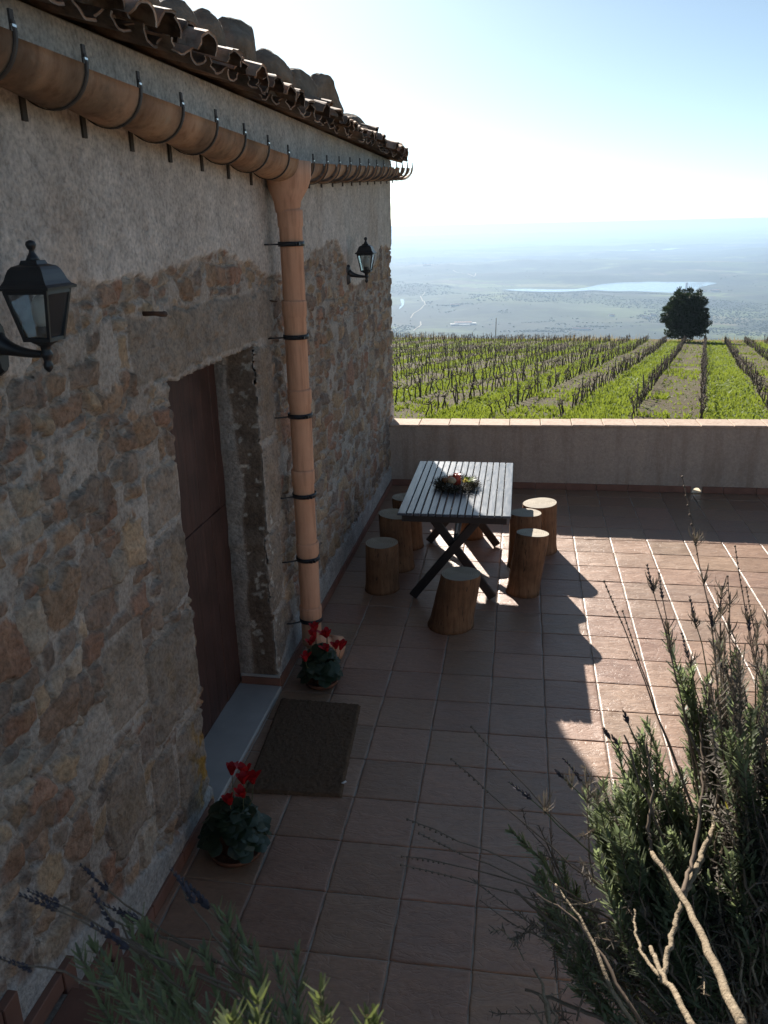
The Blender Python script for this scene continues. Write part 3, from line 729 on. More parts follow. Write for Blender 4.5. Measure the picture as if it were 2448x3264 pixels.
# ------------------------------------------------------------------ house
HX = -1.016; HA = -.0135
H = empty('stone_house', (HX, 0, 0), HA); tag(H, 'old rubble stone house with plastered top, clay gutter and tiled eave', 'house')
UD0, UD1, ZD = -1.49, -.30, 2.165; UC = 4.47; ZE = 3.43
SPECIAL = [(-1.80, 2.19, .04, 2.46), (-1.80, 1.58, -1.50, 1.83), (-1.78, 1.20, -1.50, 1.54), (-1.99, .68, -1.51, 1.13), (-1.80, .12, -1.50, .60),
           (-.29, 1.62, -.03, 2.15), (-.29, 1.08, .0, 1.58), (-.29, .52, -.06, 1.04), (-.29, .09, .0, .48), (-2.32, .95, -2.02, 1.32), (-2.42, .45, -2.14, .82), (-2.04, .30, -1.84, .62)]
def stone_field(U, Z, W):
    """height, colour of the rubble face at local (u, z)"""
    n = len(U); r = np.random.default_rng(12)
    # irregular courses of anisotropic cells
    seeds = []; z = -.05
    while z < 3.0:
        h = r.choice([.06, .085, .11, .14, .175], p=[.18, .26, .26, .2, .10])
        u = -4.4+r.uniform(0, .2)
        while u < 5.0:
            w = h*r.uniform(.65, 1.9); w = min(max(w, .055), .30)
            if r.random() < .2 and h > .12:
                seeds.append((u+w/2, z+h*.27, w*.5, h*.27)); seeds.append((u+w/2, z+h*.77, w*.5, h*.25))
            else: seeds.append((u+w/2+r.normal(0, .012), z+h/2+r.normal(0, .022), w/2, h/2*r.uniform(.8, 1.1)))
            u += w
        z += h
    S_ = np.array(seeds); ns = len(S_)
    wu = .055*fbm(np.stack([U*5, Z*5], -1), 5, 51); wz = .055*fbm(np.stack([U*5, Z*5], -1), 5, 61)
    u2, z2 = U+wu, Z+wz
    f1 = np.full(n, 9.); f2 = np.full(n, 9.); k1 = np.zeros(n, int)
    order = np.argsort(u2); 
    for c in range(0, n, 6000):
        q = order[c:c+6000]; lo, hi = u2[q].min()-.45, u2[q].max()+.45
        cand = np.where((S_[:, 0] > lo) & (S_[:, 0] < hi))[0]
        if not len(cand): continue
        s = S_[cand]
        d = (np.abs((u2[q][:, None]-s[:, 0])/s[:, 2])**3.4+np.abs((z2[q][:, None]-s[:, 1])/s[:, 3])**3.4)**(1/3.4)
        # real distances to the cell edge
        o = np.argpartition(d, 1, axis=1)[:, :2]; a = np.take_along_axis(d, o, 1); sw = a[:, 0] > a[:, 1]
        f1[q] = a.min(1); f2[q] = a.max(1); k1[q] = cand[np.where(sw, o[:, 1], o[:, 0])]
    size = np.minimum(S_[k1, 2], S_[k1, 3])
    edge = (f2-f1)*size*.5
    # some cells are buried under mortar, others stand proud
    g = np.random.default_rng(77); rnd = g.random((ns+40, 8))
    inset = .003+.012*rnd[k1, 0]**2+.05*(rnd[k1, 1] < .12)
    ke = k1.copy()
    sd = np.full(n, -1.)
    for i, (a0, b0, a1, b1) in enumerate(SPECIAL):
        cx, cz, hw, hh = (a0+a1)/2, (b0+b1)/2, (a1-a0)/2, (b1-b0)/2
        dx = np.abs(U+.5*wu-cx)-hw+.03; dz = np.abs(Z+.5*wz-cz)-hh+.03
        s = -(np.hypot(np.maximum(dx, 0), np.maximum(dz, 0))+np.minimum(np.maximum(dx, dz), 0)-.03)
        ins = s > -.02
        better = ins & (s > sd)
        sd = np.where(better, s, sd); ke = np.where(better, ns+i, ke)
    special = sd > -.02
    edge = np.where(special, sd+.006, edge); inset = np.where(special, .006, inset)
    e = edge-inset+.007*fbm(np.stack([U*28, Z*28], -1), 3, 71)
    m = sstep(-.002, .006, e)                                    # 0 mortar, 1 stone
    pr = rnd[ke, 2]; tiltu, tiltz = rnd[ke, 3]-.5, rnd[ke, 4]-.5
    cx = np.where(special, U, S_[np.minimum(k1, ns-1), 0]); cz = np.where(special, Z, S_[np.minimum(k1, ns-1), 1])
    fc = fbm(np.stack([U*11, Z*11], -1), 2, 85); hs = .003+.012*pr+(U-cx)*tiltu*.24+(Z-cz)*tiltz*.24+.017*fbm(np.stack([U*15, Z*15], -1), 5, 81)-.012*np.abs(fc)
    hs = hs+.003*sstep(0, .03, e)+.006*fbm(np.stack([U*42, Z*42], -1), 3, 87)
    mort = .004*fbm(np.stack([U*9, Z*9], -1), 3, 91)-.020*sstep(.010, .0, e)*sstep(-.014, -.002, e)*(rnd[ke, 5]+.5*vnoise(np.stack([U*7, Z*7], -1), 95) > .3)
    h = mort*(1-m)+hs*m
    pal = np.array([(.265, .185, .14), (.30, .215, .155), (.225, .17, .14), (.31, .235, .165), (.24, .195, .165), (.28, .175, .13), (.20, .165, .145), (.345, .265, .19), (.34, .29, .24)])
    cs = pal[(rnd[ke, 6]*9).astype(int) % 9]*(.98+.36*rnd[ke, 7])[:, None]
    cs = cs*np.array([1.05, 1.0, .93]); cs = np.where(special[:, None], np.array([.31, .255, .205])*(.85+.3*rnd[ke, 7])[:, None], cs)
    lint = special & (ke == ns); cs[lint] = (.31, .262, .215)
    ochre = sstep(.15, .55, fbm(np.stack([U*5, Z*5], -1), 4, 15))[:, None]; cs = cs*(1-.2*ochre)+np.array([.34, .225, .10])*.2*ochre
    cm = np.array([.42, .37, .32])*(1+.12*fbm(np.stack([U*3, Z*3], -1), 4, 19))[:, None]
    col = cm*(1-m[:, None])+cs*m[:, None]
    # plaster left on the upper wall
    bu = np.array([-4.5, -2.9, -2.55, -2.2, -1.75, -1.45, -1.1, -.75, -.35, .0, .35, .6, .95, 1.2, 1.5, 1.9, 2.15, 2.4, 2.7, 3.0, 3.4, 3.8, 4.5])
    bz = np.array([2.55, 2.45, 2.38, 2.60, 2.60, 2.60, 2.67, 2.69, 2.60, 2.55, 2.52, 2.52, 2.58, 2.66, 2.70, 2.66, 2.50, 2.32, 2.30, 2.33, 2.44, 2.58, 2.58])
    zb = np.interp(U, bu, bz)+.06*fbm(np.stack([U*3.5, Z*3.5], -1), 4, 23)+.02*fbm(np.stack([U*22, Z*22], -1), 3, 29)
    p = sstep(-.012, .012, Z-zb)
    p = np.maximum(p, sstep(4.28, 4.36, U+.1*fbm(np.stack([Z*3, Z*0], -1), 3, 33))*sstep(1.0, .8, Z))
    skim = sstep(.30, .0, Z-zb+.30)*0+np.exp(-((Z-zb)/.16)**2)*(Z < zb)*sstep(-.1, .35, fbm(np.stack([U*4, Z*4], -1), 3, 37))
    hp = .013+.0035*fbm(np.stack([U*3, Z*3], -1), 3, 41)-.008*sstep(.50, .56, fbm(np.stack([U*26, Z*13], -1), 3, 43))
    cp_ = np.array([.58, .53, .48])*(1+.13*fbm(np.stack([U*1.6, Z*1.6], -1), 5, 45))[:, None]
    rust = sstep(.2, .6, fbm(np.stack([U*2.3, Z*1.2], -1), 4, 47))[:, None]; cp_ = cp_*(1-.5*rust)+np.array([.48, .385, .31])*.5*rust
    h = h*(1-.75*skim)+.008*.75*skim; col = col*(1-.4*skim[:, None])+np.array([.30, .245, .20])*.4*skim[:, None]
    h = h*(1-p)+hp*p; col = col*(1-p[:, None])+cp_*p[:, None]
    # rendered band along the foot of the wall
    bb = np.interp(U, [-4.5, -3.2, -2.6, -2.3, -1.9, -1.6, -.28, -.1, .3, 1.2, 4.5], [1.0, .62, .36, .27, .17, .13, .10, .22, .30, .26, .22])+.035*fbm(np.stack([U*5, Z*5], -1), 3, 53)
    f = sstep(.012, -.012, Z-bb)
    h = h*(1-f)+(.014+.002*fbm(np.stack([U*6, Z*6], -1), 3, 57))*f; col = col*(1-f[:, None])+np.array([.44, .425, .40])*(1+.1*fbm(np.stack([U*4, Z*4], -1), 4, 59))[:, None]*f[:, None]
    # lichen and flaking by the door jambs
    l1 = sstep(.02, .25, fbm(np.stack([U*16, Z*16], -1), 4, 63))*np.exp(-((U+1.55)/.12)**2)*sstep(.85, .35, Z)
    col = col*(1-l1[:, None])+np.array([.36, .20, .045])*l1[:, None]
    l2 = sstep(.26, .36, fbm(np.stack([U*34, Z*20], -1), 3, 67))*np.exp(-((U+.25)/.075)**2)*sstep(1.45, 1.1, Z)
    col = col*(1-l2[:, None])+np.array([.56, .53, .47])*l2[:, None]; h = h-.004*l2
    dk = sstep(.1, .4, fbm(np.stack([U*4, Z*4], -1), 3, 69))*np.exp(-((U+1.58)/.11)**2)*sstep(1.0, 1.15, Z)*sstep(1.6, 1.4, Z)
    col = col*(1-.6*dk[:, None])
    return h, np.clip(col, .02, .8)
def front_wall():
    us = np.unique(np.round(np.concatenate([np.arange(-4.3, -3.0, .03), np.arange(-3.0, -.1, .0078), np.arange(-.1, .6, .010), np.arange(.6, 2.2, .013), np.arange(2.2, UC, .02), [UD0, UD1, UC]]), 5))
    zs = np.unique(np.round(np.concatenate([np.arange(0, 2.8, .0092), np.arange(2.8, ZE+.001, .016), [ZD, ZE]]), 5))
    def clean(a, keep):
        o = [a[0]]
        for v in a[1:]:
            if v-o[-1] < .004:
                if any(abs(v-k) < 1e-6 for k in keep): o[-1] = v
            else: o.append(v)
        return np.array(o)
    us = clean(us, [UD0, UD1, UC]); zs = clean(zs, [ZD, ZE])
    nu, nz = len(us), len(zs)
    U, Z = [a.ravel() for a in np.meshgrid(us, zs, indexing='ij')]
    h, c = stone_field(U, Z, 0)
    # ragged edges at the door opening and the far corner
    def rag(t, s, a): return a*fbm(np.stack([t*9, t*0+s], -1), 4, 3)
    U2 = U.copy(); Z2 = Z.copy()
    for ue, s in ((UD0, 1.), (UD1, 2.)):
        k = np.exp(-((U-ue)/.04)**2)*(Z < ZD+.05); U2 += k*rag(Z, s, .016)
    Z2 += np.exp(-((Z-ZD)/.04)**2)*((U > UD0-.05) & (U < UD1+.05))*rag(U, 5., .016)
    k = np.exp(-((U-UC)/.05)**2); U2 += k*(rag(Z, 7., .022)+.012*fbm(np.stack([Z*30, Z*0], -1), 3, 9)); 
    V = np.stack([h, U2, Z2], -1)
    iu = lambda x: int(np.argmin(np.abs(us-x))); iz = lambda x: int(np.argmin(np.abs(zs-x)))
    a, b_, zt = iu(UD0), iu(UD1), iz(ZD)
    F = []
    for i in range(nu-1):
        for j in range(nz-1):
            if a <= i < b_ and j < zt: continue
            F.append((i*nz+j, (i+1)*nz+j, (i+1)*nz+j+1, i*nz+j+1))
    Vs = [V]; Cs = [c]; n0 = len(V)
    D = -.245
    # reveals: each jamb and the lintel soffit run back from the wall face to the door
    def reveal(idx, inward, kind):
        nonlocal n0
        m = len(idx); ks = 22; base = V[idx]; P = []; CC = []
        for q in range(1, ks+1):
            t = q/ks; X = base[:, 0]*(1-t)+D*t; p = base.copy(); p[:, 0] = X
            w = p[:, 2] if kind == 'jamb' else p[:, 1]
            e = fbm(np.stack([X*14, w*14], -1), 4, 73)
            if kind == 'jamb':
                # plaster strip against the door frame, rough dark stone outside it
                lim = -.155+.05*fbm(np.stack([w*3, w*0], -1), 3, 79)
                st = sstep(-.01, .01, X-lim)
                p[:, 1] += inward*(.004+.006*e*st+.008*(1-st))*min(1, 4*(1-t)+.4)
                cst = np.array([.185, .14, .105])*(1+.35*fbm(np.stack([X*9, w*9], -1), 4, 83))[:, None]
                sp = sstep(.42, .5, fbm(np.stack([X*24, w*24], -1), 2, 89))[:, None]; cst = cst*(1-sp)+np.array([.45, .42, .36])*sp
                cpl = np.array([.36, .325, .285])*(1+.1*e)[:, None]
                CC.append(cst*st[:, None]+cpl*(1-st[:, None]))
            else:
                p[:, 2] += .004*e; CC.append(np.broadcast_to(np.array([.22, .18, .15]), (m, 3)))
            P.append(p)
        prev = np.array(idx)
        for q in range(ks):
            cur = n0+np.arange(m)
            for j in range(m-1):
                f = (prev[j], prev[j+1], cur[j+1], cur[j]); F.append(f if inward > 0 else f[::-1])
            Vs.append(P[q]); Cs.append(CC[q]); n0 += m; prev = cur
    reveal([a*nz+j for j in range(zt+1)], 1, 'jamb'); reveal([b_*nz+j for j in range(zt+1)], -1, 'jamb')
    reveal([i*nz+zt for i in range(a, b_+1)], -1, 'soffit')
    # gable return at the far corner
    col = [(nu-1)*nz+j for j in range(nz)]; base = V[col]; prev = np.array(col)
    for t in (.05, .12, .25, .5, 1.2, 2.5, 4.4):
        p = base.copy(); p[:, 0] = -t; p[:, 1] += .012*fbm(np.stack([p[:, 2]*8, p[:, 2]*0+t*9], -1), 3, 97); p[:, 2] *= (ZE+t*.28)/ZE; cur = n0+np.arange(nz)
        for j in range(nz-1): F.append((prev[j], cur[j], cur[j+1], prev[j+1]))
        Vs.append(p); Cs.append(np.broadcast_to(np.array([.30, .25, .2]), (nz, 3))); n0 += nz; prev = cur
    mesh('wall', np.concatenate(Vs), F, WALL, H, True, None, np.concatenate(Cs))
    b = MB(); b.box((-4.4, -4.3, -.1), (-.32, -4.25, 3.5)); b.box((-4.45, -4.3, -.1), (-4.4, UC-.05, 4.5)); b.box((-.36, -4.25, 3.2), (-.30, UC-.06, 3.34)); b.box((-.42, -1.8, -.1), (-.296, .0, 2.4)); b.box((-4.45, -4.25, -2.4), (-.30, UC-.02, -.11)); b.build('inner_wall_light_block', PARA, H)  # unseen walls and base, plus a box added behind the door against leaking light
front_wall()
def door():
    g = MB(); u0, u1 = UD0-.03, UD1+.03; n = 9; w = (u1-u0)/n
    for z0, z1 in ((.0225, 1.232), (1.237, ZD+.03)):
        for i in range(n):
            g.box((-.29, u0+i*w+.0012, z0), (-.245+random.uniform(-.0015, .0015), u0+(i+1)*w-.0012, z1), 0, .003)
    d = g.build('door', DOORM, H); d['label'] = 'dark brown plank door split in two leaves'
    b = MB(); b.box((-.245, UD0+.10, 1.03), (-.238, UD0+.15, 1.17), 0, .002); b.tube([(-.238, UD0+.125, 1.12), (-.195, UD0+.125, 1.12), (-.19, UD0+.14, 1.12), (-.19, UD0+.24, 1.118)], [.009]*4, 8); b.build('handle', IRON, d)
    b = MB(); b.box((-.30, UD0+.012, -.1), (.028, UD1-.012, .022), 0, .005); b.build('threshold', MARBLE, H)
    b = MB(); r = random.Random(2)
    for (a0, a1) in ((-2.56, UD0-.02), (UD1+.012, 4.18)):
        u = a0
        while u < a1-.01:
            v = min(u+.326, a1); b.box((-.01, u, .001), (.026+r.uniform(-.001, .001), v, .072), 0, .003); u += .33
    b.box((-.235, UD1-.020, .0235), (.024, UD1-.001, .074), 0, .003)
    b.build('skirting', SKIRT, H)
    b = MB(); b.box((-.235, UD1-.017, .076), (.02, UD1-.002, .092), 0, .003); b.build('mortar_strip', MARBLE, H)
door()
def coppo(L, r0, r1, th=.016, seg=9, inv=False, flat=.72, seed=0):
    """curved barrel tile along +x (down slope), arched up, with a chipped lower end"""
    V = []; F = []; ks = 4; r = np.random.default_rng(seed)
    chip = r.normal(0, .006, seg+1); chip[r.integers(0, seg+1)] -= r.uniform(0, .03)
    for s in range(ks+1):
        t = s/ks; rr0 = r0+(r1-r0)*t
        for rr in (rr0, rr0-th):
            for j in range(seg+1):
                a = PI*(.02+.96*j/seg); V.append((L*t+(chip[j] if s == ks else 0), rr*math.cos(a), rr*math.sin(a)*flat-(.0 if rr == rr0 else 0)))
    V = np.array(V); m = 2*(seg+1)
    if inv: V[:, 2] *= -1
    for s in range(ks):
        for j in range(seg):
            o, i = s*m, (s+1)*m
            F.append((o+j, i+j, i+j+1, o+j+1)); F.append((o+seg+1+j, o+seg+2+j, i+seg+2+j, i+seg+1+j))
        for j in (0, seg): F.append((s*m+j, s*m+seg+1+j, (s+1)*m+seg+1+j, (s+1)*m+j))
    for s in (0, ks):
        for j in range(seg): F.append((s*m+j, s*m+j+1, s*m+seg+2+j, s*m+seg+1+j))
    if inv: F = [f[::-1] for f in F]
    return V, F
def roof():
    b = MB(); mm = MB(); r = np.random.default_rng(9); sl = .27; ca, sa = math.cos(sl), math.sin(sl)
    def place(V, F, x, u, z, yaw=0, roll=0, col=1, to=None):
        c, s = math.cos(yaw), math.sin(yaw)
        P = V.copy(); cr, sr = math.cos(roll), math.sin(roll); P = np.stack([P[:, 0], P[:, 1]*cr-P[:, 2]*sr, P[:, 1]*sr+P[:, 2]*cr], -1)
        P = np.stack([P[:, 0]*c-P[:, 1]*s, P[:, 0]*s+P[:, 1]*c, P[:, 2]], -1)
        P = np.stack([P[:, 0]*ca+P[:, 2]*sa, P[:, 1], -P[:, 0]*sa+P[:, 2]*ca], -1)+np.array([x, u, z])
        (to or b).add(P, F, 0, True, col)
    pitch = .205; rows = 12
    zr = lambda x: 3.395-(x-.15)*math.tan(sl)
    def plug(L, rad, flat, inv):
        V = [(0, 0, 0)]; F = []; n = 9
        for x in (0, L):
            for j in range(n+1):
                a = PI*j/n; V.append((x-.012*math.sin(a*2.3), rad*math.cos(a), (-1 if inv else 1)*rad*math.sin(a)*flat))
        V = np.array(V); V[1:] += r.normal(0, .005, (len(V)-1, 3)); m = n+1
        F = [tuple(range(1, m+1)), tuple(range(m+1, 2*m+1))[::-1]]+[(1+j, 2+j, m+2+j, m+1+j) for j in range(n)]+[(1, m+1, 2*m, m)]
        return V, F
    u = -4.2; k = 0
    while u < 4.85:
        for q in range(rows):
            x = -.30-q*.37; j = r.normal(0, .012, 6); tone = np.array([1, .95, .9])*r.uniform(.5, 1.1); e = q == 0
            Vc, Fc = coppo(.45, .085+r.normal(0, .004), .104+r.normal(0, .006), seed=k*31+q, flat=r.uniform(.62, .8))
            place(Vc, Fc, x+.02+j[0]*(2.6 if e else 1.6), u+j[1]*1.2, zr(x)+.056+.010*e+j[4]*.5, j[2]*2, j[3]*5, tone)
            if u+pitch/2 < 4.85:
                tone = np.array([1, .95, .9])*r.uniform(.45, .95)
                Vp, Fp = coppo(.45, .106, .09, inv=True, seed=k*37+q, flat=r.uniform(.5, .62)); place(Vp, Fp, x+.03+j[2]*2.2, u+pitch/2+j[3]*.8, zr(x)+.064, j[0]*1.2, j[1]*3, tone)
            if e:
                V, F = plug(.36, .088, .66, False); place(V, F, x+.02, u, zr(x)+.052, 0, 0, 1, mm)
        # second covering tile bedded on the eave, set back from the edge
        if r.random() < .85:
            Vc, Fc = coppo(.42, .08, .10, seed=k*41, flat=r.uniform(.65, .9)); xx = -.36+r.normal(0, .045); place(Vc, Fc, xx, u+r.normal(0, .03), zr(-.40)+.092+r.normal(0, .008), r.normal(0, .05), r.normal(0, .09), np.array([1, .95, .9])*r.uniform(.5, 1.05))
            V, F = plug(.34, .08, .7, False); place(V, F, xx, u, zr(-.40)+.088, 0, 0, 1, mm)
        u += pitch+r.normal(0, .008); k += 1
    ro = b.build('roof', ROOFT, H)
    # bed of mortar and boards under the tiles
    d = MB(); V = np.array([(-.02, -4.3, zr(-.02)-.055), (-.02, 4.66, zr(-.02)-.055), (-4.6, 4.66, zr(-4.6)-.055), (-4.6, -4.3, zr(-4.6)-.055)]); V2 = V+np.array([0, 0, .06])
    d.add(np.concatenate([V, V2]), [(0, 1, 2, 3), (7, 6, 5, 4), (0, 4, 5, 1), (1, 5, 6, 2), (2, 6, 7, 3), (3, 7, 4, 0)], 0, False); d.build('roof_bed', PARA, ro)
    mm.build('tile_bedding', MORT, ro)
roof()
ZG = lambda u: 3.035+((.045)*(-.05-u) if u < -.05 else .050*(u-.3) if u > .3 else 0)   # underside of the gutter falls towards the hopper
def gutter():
    b = MB(); r = np.random.default_rng(21)
    seg = 14
    def piece(ua, ub, ra, rb, flip):
        V = []; th = .012
        cc = []
        for t, rr0 in ((0, ra), (.25, ra*.75+rb*.25), (.5, (ra+rb)/2), (.75, ra*.25+rb*.75), (1, rb)):
            cc += [r.choice([1., 1., .62, .8])*np.array([1, .95, .88])]*(2*(seg+1))
            u = ua+(ub-ua)*t
            for rr in (rr0, rr0-th):
                for j in range(seg+1):
                    a = PI+PI*j/seg; V.append((.118+rr*math.cos(a), u, ZG(u)+.108+rr*math.sin(a)))
        m = 2*(seg+1); F = []
        for s in range(4):
            for j in range(seg):
                F.append((s*m+j, s*m+j+1, (s+1)*m+j+1, (s+1)*m+j)); F.append((s*m+seg+1+j, (s+1)*m+seg+1+j, (s+1)*m+seg+2+j, s*m+seg+2+j))
            for j in (0, seg): F.append((s*m+j, (s+1)*m+j, (s+1)*m+seg+1+j, s*m+seg+1+j))
        for s in (0, 4):
            for j in range(seg): F.append((s*m+j, s*m+seg+1+j, s*m+seg+2+j, s*m+j+1))
        b.add(np.array(V), F, 0, True, np.array(cc)*r.uniform(.7, 1.12))
    joints = []
    u = -4.15
    while u < -.14:
        piece(u, min(u+.40, -.02), .083, .115, 0); joints.append((u+.385, 0)); u += .355
    g0 = b.build('gutter', GUTT, H); g0['label'] = 'long clay gutter running from the near end to the hopper'
    b = MB(); u = .30
    while u < 4.8:
        piece(u, min(u+.40, 4.84), .115, .084, 0); joints.append((u+.02, 1)); u += .355
    g1 = b.build('gutter', GUTT, H); g1['label'] = 'far clay gutter running from the corner of the house to the hopper'
    for u, side in joints:
        g = (g0, g1)[side]
        if not -4 < u < 4.8 or -.1 < u < .25: continue
        k = MB(); z = ZG(u)
        V = []; n = 16
        for du in (-.009, .009):
            for rr in (.116, .119):
                for j in range(n+1):
                    a = PI*1.02+PI*1.05*j/n; V.append((.118+rr*math.cos(a), u+du, z+.108+rr*math.sin(a)))
        m = n+1; F = []
        for j in range(n): F += [(j, j+1, 2*m+j+1, 2*m+j), (m+j, 3*m+j, 3*m+j+1, m+j+1), (j, m+j, m+j+1, j+1), (2*m+j, 2*m+j+1, 3*m+j+1, 3*m+j)]
        k.add(np.array(V), F, 0, True)
        k.box((.013, u-.013, z-.035), (.021, u+.013, z+.11)); k.box((.226, u-.009, z+.108), (.232, u+.009, z+.158))
        o = k.build('gutter_bracket', STRAP, g)
        c = MB(); c.box((.231, u-.009, z+.108), (.236, u+.009, z+.124)); c.build('clip', STEEL, o)
gutter()
def downpipe():
    u = .06; x = .142; b = MB()
    J = [2.885, 2.385, 1.862, 1.357, .872, .42, .17]
    for k in range(len(J)-1):
        z1, z0 = J[k], J[k+1]; w = (.0015, -.001, .002, -.002, .001, 0)[k]
        prof = [(.064, z0-.03), (.066, z0), (.0665, z1-.10), (.0725, z1-.085), (.074, z1-.012), (.0715, z1), (.062, z1), (.061, z1-.02)]
        b.lathe(prof, 32, 0, (x+w, u+w, 0))
    p = b.build('downpipe', PIPE, H)
    h = MB(); n = 28; prof = [(.068, 2.87), (.072, 2.89), (.078, 2.93), (.112, 3.0), (.125, 3.055), (.128, 3.14), (.118, 3.14), (.112, 3.0)]
    th = np.arange(n)*2*PI/n; V = []
    for rr, z in prof:
        q = sstep(2.9, 3.08, np.array(z))
        V.append(np.stack([np.clip(x-.01+rr*np.cos(th), .012, None), u+.06*q+rr*(1+.30*q)*np.sin(th), np.full(n, z)], -1))
    V = np.concatenate(V); F = [(i*n+j, i*n+(j+1) % n, (i+1)*n+(j+1) % n, (i+1)*n+j) for i in range(len(prof)-1) for j in range(n)]
    h.add(V, F); h.build('hopper', PIPE, p)
    e = MB(); e.tube([(x, u, .21), (x+.006, u+.005, .165), (x+.05, u+.035, .105), (x+.13, u+.085, .075)], [.069, .070, .071, .072], 26); e.tube([(x+.095, u+.063, .092), (x+.165, u+.107, .062)], [.079, .08], 26); e.build('spout', PIPE, p)
    for z in (2.70, 2.175, 1.70, 1.19, .76, .325):
        c = MB(); n = 28; V = []
        for zz, rr in ((z-.013, .071), (z-.013, .0765), (z+.013, .0765), (z+.013, .071)): V.append(np.stack([x+rr*np.cos(np.arange(n)*2*PI/n), u+rr*np.sin(np.arange(n)*2*PI/n), np.full(n, zz)], -1))
        F = [(i*n+j, i*n+(j+1) % n, ((i+1) % 4)*n+(j+1) % n, ((i+1) % 4)*n+j) for i in range(4) for j in range(n)]
        c.add(np.concatenate(V), F); c.tube([(0, u-.105, z), (.03, u-.098, z), (x-.055, u-.06, z)], [.005]*3, 6)
        c.box((x+.03, u-.083, z-.008), (x+.05, u-.066, z+.008)); c.box((x+.055, u-.07, z-.008), (x+.068, u-.055, z+.008)); c.build('pipe_clamp', IRON, p)
downpipe()
b = MB(); b.tube([(0, -1.66, 2.475), (.05, -1.655, 2.475), (.065, -1.63, 2.47), (.066, -1.60, 2.468)], [.010, .009, .011, .012], 7); b.build('wall_hook', RUST, H)
b = MB(); b.tube([(0, .03, 2.385), (.05, .02, 2.38)], [.005, .004], 6); b.build('wall_nail', RUST, H)
HM = Matrix.Translation((HX, 0, 0)) @ Matrix.Rotation(HA, 4, 'Z')
def hw(x, u, z): return tuple(HM @ Vector((x, u, z)))

# stones lying on the eave tiles
def rock(seed, sx, sy, sz, flat=.2):
    bm = bmesh.new(); bmesh.ops.create_icosphere(bm, subdivisions=4, radius=1); V = np.array([v.co for v in bm.verts]); F = [[v.index for v in f.verts] for f in bm.faces]; bm.free()
    r = np.random.default_rng(seed)
    for k in range(11):                                           # broken facets
        n = r.normal(0, 1, 3); n /= np.linalg.norm(n); d = V @ n; lim = r.uniform(.62, .86); V = V-np.maximum(d-lim, 0)[:, None]*n*.88
    V *= (1+.10*fbm(V*2.2+seed, 4, seed)+.035*fbm(V*9+seed, 3, seed+1))[:, None]
    return V*np.array([sx, sy, sz]), F
RS = [(-1.72, .15, .20, .16, 'big rough stone at the near end of the eave, cut by the photo edge'), (-1.26, .15, .20, .14, 'broad reddish stone on the eave tiles, second from the near end'), (-.80, .13, .19, .13, 'wide mossy stone on the eave tiles between a broad and a narrow stone'),
      (-.42, .13, .14, .145, 'narrow upright stone on the eave tiles before the largest stone'), (.10, .17, .33, .19, 'largest humped stone on the eave tiles, above the clay hopper'), (.72, .15, .27, .15, 'squarish pale stone just beyond the largest stone on the eave'),
      (1.38, .16, .31, .145, 'rounded pale stone on the middle of the eave'), (2.30, .14, .42, .20, 'pointed triangular stone near the far end of the eave'), (3.25, .14, .42, .10, 'low flat stone at the far end of the eave')]
for i, (u, sx, sy, sz, lab) in enumerate(RS):
    V, F = rock(40+i, sx, sy, sz); 
    if 'pointed' in lab: V[:, 2] *= np.interp(V[:, 1], [-.42, -.25, -.1, .42], [.55, 1.25, 1.0, .45])
    xx = -.14; z = 3.395-(xx-.15)*math.tan(.27)+.12+sz*.50
    o = mesh('roof_stone', V, F, ROCK); o.location = hw(xx, u, z); o.rotation_euler = (0, .2, HA+random.uniform(-.15, .15)); tag(o, lab, 'stone', 'stones weighing down the eave tiles')

